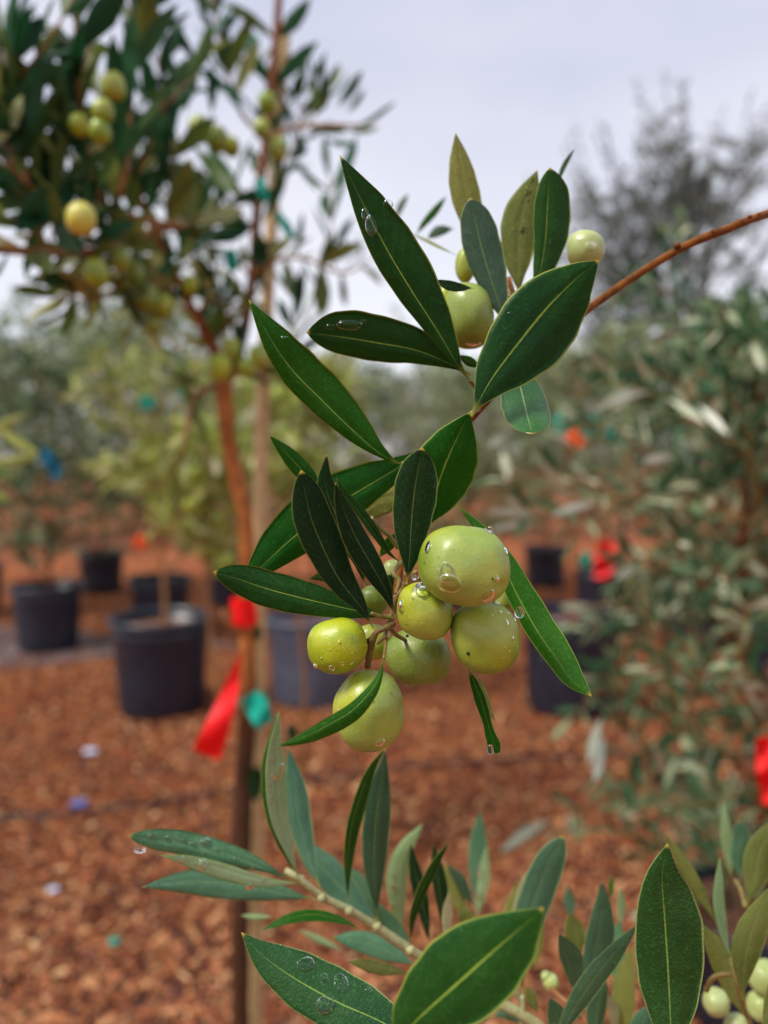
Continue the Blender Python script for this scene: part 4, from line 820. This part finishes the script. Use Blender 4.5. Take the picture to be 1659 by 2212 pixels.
for i, (k, c, P_, l_, r_, d_, m_) in enumerate([('b10', 8, [(700, 1480), (680, 1380), (640, 1272)], 52, 52, .31, 'under'), ('b11', 8, [(700, 1800), (765, 1520), (800, 1320), (812, 1102)], 60, 85, (.29, .28), 'teal'), ('b15', 8, [(905, 1350), (910, 1240), (908, 1138)], 20, 20, .35, 'silver'),
    ('b15b', 8, [(660, 1320), (645, 1220), (640, 1130)], 28, 28, .38, 'teal'), ('b15c', 8, [(860, 1200), (862, 1075)], 14, 14, .35, 'mid'), ('b9', 8, [(690, 1700), (640, 1520), (590, 1372)], 36, 78, (.275, .265), 'teal'),
    ('b14', 8, [(770, 1960), (785, 1780), (830, 1600)], 52, 44, .285, 'grey'), ('b13', 8, [(950, 1960), (950, 1800), (955, 1620), (968, 1440)], 90, 26, .30, 'under'), ('b16', 8, [(640, 1980), (590, 1820), (545, 1700)], 56, 56, .262, 'grey'),
    ('b12', 8, [(560, 1980), (650, 1790), (760, 1620), (870, 1480), (1000, 1320)], 58, 54, (.255, .24), 'grey'), ('b17', 8, [(405, 1760), (375, 1660), (360, 1560)], 20, 20, .285, 'tan'), ('b17b', 8, [(480, 1780), (450, 1700), (425, 1640)], 30, 30, .29, 'under'),
    ('b18', 8, [(985, 1960), (1020, 1820), (1060, 1740)], 50, 50, .27, 'teal'), ('b19', 8, [(470, 1560), (480, 1400), (500, 1280)], 34, 34, .31, 'under'), ('b20', 8, [(250, 1800), (330, 1780), (420, 1835)], 30, 30, .31, 'teal'), ('b21', 8, [(880, 1900), (870, 1760), (840, 1680)], 26, 26, .3, 'tan'),
    ('b22', 8, [(160, 1250), (120, 1170), (80, 1090), (20, 1020)], 30, 30, .34, 'grey'), ('b23', 8, [(420, 1680), (340, 1500), (330, 1300), (380, 1100)], 30, 30, .36, 'under'), ('b24', 8, [(920, 1700), (890, 1500), (900, 1300)], 50, 44, .33, 'teal')]):
    B_(k, c, P_, l_, r_, d_, m_)
for (x, y, r) in ((550, 1620, 42), (525, 1590, 26)): olive(s1, 8, x, y, r, r, .30, mat='pale', seed=int(x))
stem(s1, [pt(1190, 2330, .30)]+px(8, [(640, 1990, .285), (640, 1780, .28), (700, 1800, .29)]), [.0012, .001, .0008], MTWIGY, 'stem', 20, 8)
stem(s1, px(8, [(400, 1840, .285), (410, 1760, .285), (405, 1690, .285)]), [.0009, .0008], MTWIGY, 'stem', 12, 8)
stem(s1, px(8, [(640, 1730, .285), (580, 1680, .29), (545, 1640, .3)]), [.0009, .0008], MTWIGO, 'stem', 12, 8)
# two close leaves on a nearer stem
stem(s1, [(.05, .29, .75), (.04, .22, .84), pt(930, 2420, .185), pt(900, 2330, .185), pt(870, 2260, .18)], [.003, .002, .0016, .0014, .001], MTWIGY, 'stem', 30, 8)
B_('F1', 7, [(1000, 1640), (860, 1530), (720, 1452), (560, 1382), (405, 1300), (280, 1222), (175, 1140), (92, 1046)], 118, 140, (.215, .222), 'pimple', f=(.2, .35))
B_('F2', 7, [(800, 1640), (870, 1510), (960, 1415), (1100, 1290), (1255, 1150), (1400, 1025), (1508, 930)], 212, 200, (.172, .158), 'dark', 'under', f=(.25, .2), prof='lance')
drops(SL['F1'], s1, 7, [(395, 1195, 42, .75), (560, 1285, 34, 1.25), (485, 1385, 46, .8), (480, 1260, 20), (690, 1318, 14), (320, 1150, 8), (520, 1180, 8), (280, 1110, 7), (620, 1290, 7), (330, 1300, 6), (440, 1140, 6), (650, 1240, 5)], .2)
drops(SL['a3'], s1, 7, [(265, 290, 30, 1.5), (235, 235, 14), (272, 110, 12), (258, 180, 10), (230, 420, 10, 1.5), (225, 360, 8), (262, 60, 8), (270, 145, 8), (240, 320, 12)], .4)
drops(SL['a1'], s1, 6, [(960, 930, 24, .6), (900, 940, 16, .6), (1010, 970, 12), (860, 925, 10), (1100, 1010, 10), (780, 915, 12), (1050, 990, 8), (700, 905, 16, .6), (1180, 1050, 9), (950, 985, 9), (820, 940, 7)], .5)
drops(SL['a1b'], s1, 6, [(850, 1015, 16), (945, 1040, 26), (1170, 1140, 20), (1320, 1140, 24), (1230, 1110, 12), (915, 1035, 12)], .6)
freedrop(s1, SL['a1'], 6, 655, 970, 26, 16, .25)
drops(SL['a9'], s1, 7, [(805, 830, 16), (795, 920, 14), (830, 1000, 14), (805, 780, 10), (850, 1060, 12)], .5)
drops(SL['a16b'], s1, 7, [(1210, 770, 14, 2), (1205, 870, 14, 2)], .4)

# ================================================================== RIGHT SAPLING
s2 = T('olive_sapling', (.30, .34, .01), 'lower right olive shoots with olive-yellow leaves, pale olives and one tall dark pimpled leaf', 'plant')
pot((.30, .34, .01), .12, .24, 'pot of the lower right sapling, below the picture')
stem(s2, [(.30, .34, .2), (.26, .33, .55), (.20, .31, .75)]+[pt(1700, 2420, .29)]+px(8, [(1600, 1900, .28), (1545, 1780, .275), (1505, 1650, .27), (1470, 1500, .27)]), [.005, .005, .004, .0022, .0018, .0013, .001, .0008], MTWIG, 'stem', 60, 10)
def C_(k, *a, **kw): SL[k] = Lf(s2, *a, **kw)
C_('b2', 8, [(1475, 1100), (1455, 980), (1440, 850), (1437, 695)], 24, 30, .34, 'silver')
C_('b3', 8, [(1512, 1100), (1505, 1000), (1518, 900), (1512, 798)], 42, 48, .325, 'teal', prof='blunt')
C_('b4', 8, [(1550, 1240), (1590, 1090), (1620, 950), (1700, 780)], 66, 80, .30, 'under')
C_('b1', 8, [(1400, 1330), (1310, 1160), (1230, 1020), (1135, 862)], 36, 34, .28, 'under', f=(.4, .2))
C_('b7', 8, [(1560, 1830), (1490, 1660), (1410, 1470), (1305, 1315)], 66, 66, .275, 'under', f=(.2, .5))
C_('b5', 8, [(1475, 1520), (1435, 1390), (1405, 1200), (1412, 980)], 26, 30, .275, 'silver', 'teal')
C_('b6', 8, [(1530, 1710), (1540, 1520), (1580, 1350), (1670, 1135)], 76, 76, (.262, .255), 'under')
C_('b8', 8, [(1640, 1980), (1700, 1750), (1740, 1500)], 60, 60, .25, 'under')
C_('F3', 8, [(1170, 2080), (1162, 1840), (1148, 1560), (1130, 1280), (1118, 1080), (1146, 912)], 162, 192, (.205, .197), 'pimple', f=(.15, .3), prof='lance')
stem(s2, px(8, [(1345, 1660, .27), (1375, 1605, .265), (1420, 1585, .262), (1468, 1582, .262)]), [.001, .0009, .0008], MTWIG, 'stem', 20, 8)
stem(s2, px(8, [(1545, 1240, .3), (1520, 1150, .31), (1490, 1100, .32)]), [.001, .0008], MTWIG, 'stem', 12, 8)
stem(s2, [pt(1700, 2420, .29), pt(1500, 2360, .22), pt(1452, 2320, .206)], [.002, .0014, .0012], MTWIG, 'stem', 16, 8)
for i, (x, y, r) in enumerate(((1645, 1600, 82), (1395, 1725, 64), (1620, 1745, 66), (1500, 1850, 60))): olive(s2, 8, x, y, r, r*1.05, .31, mat='pale', seed=30+i)
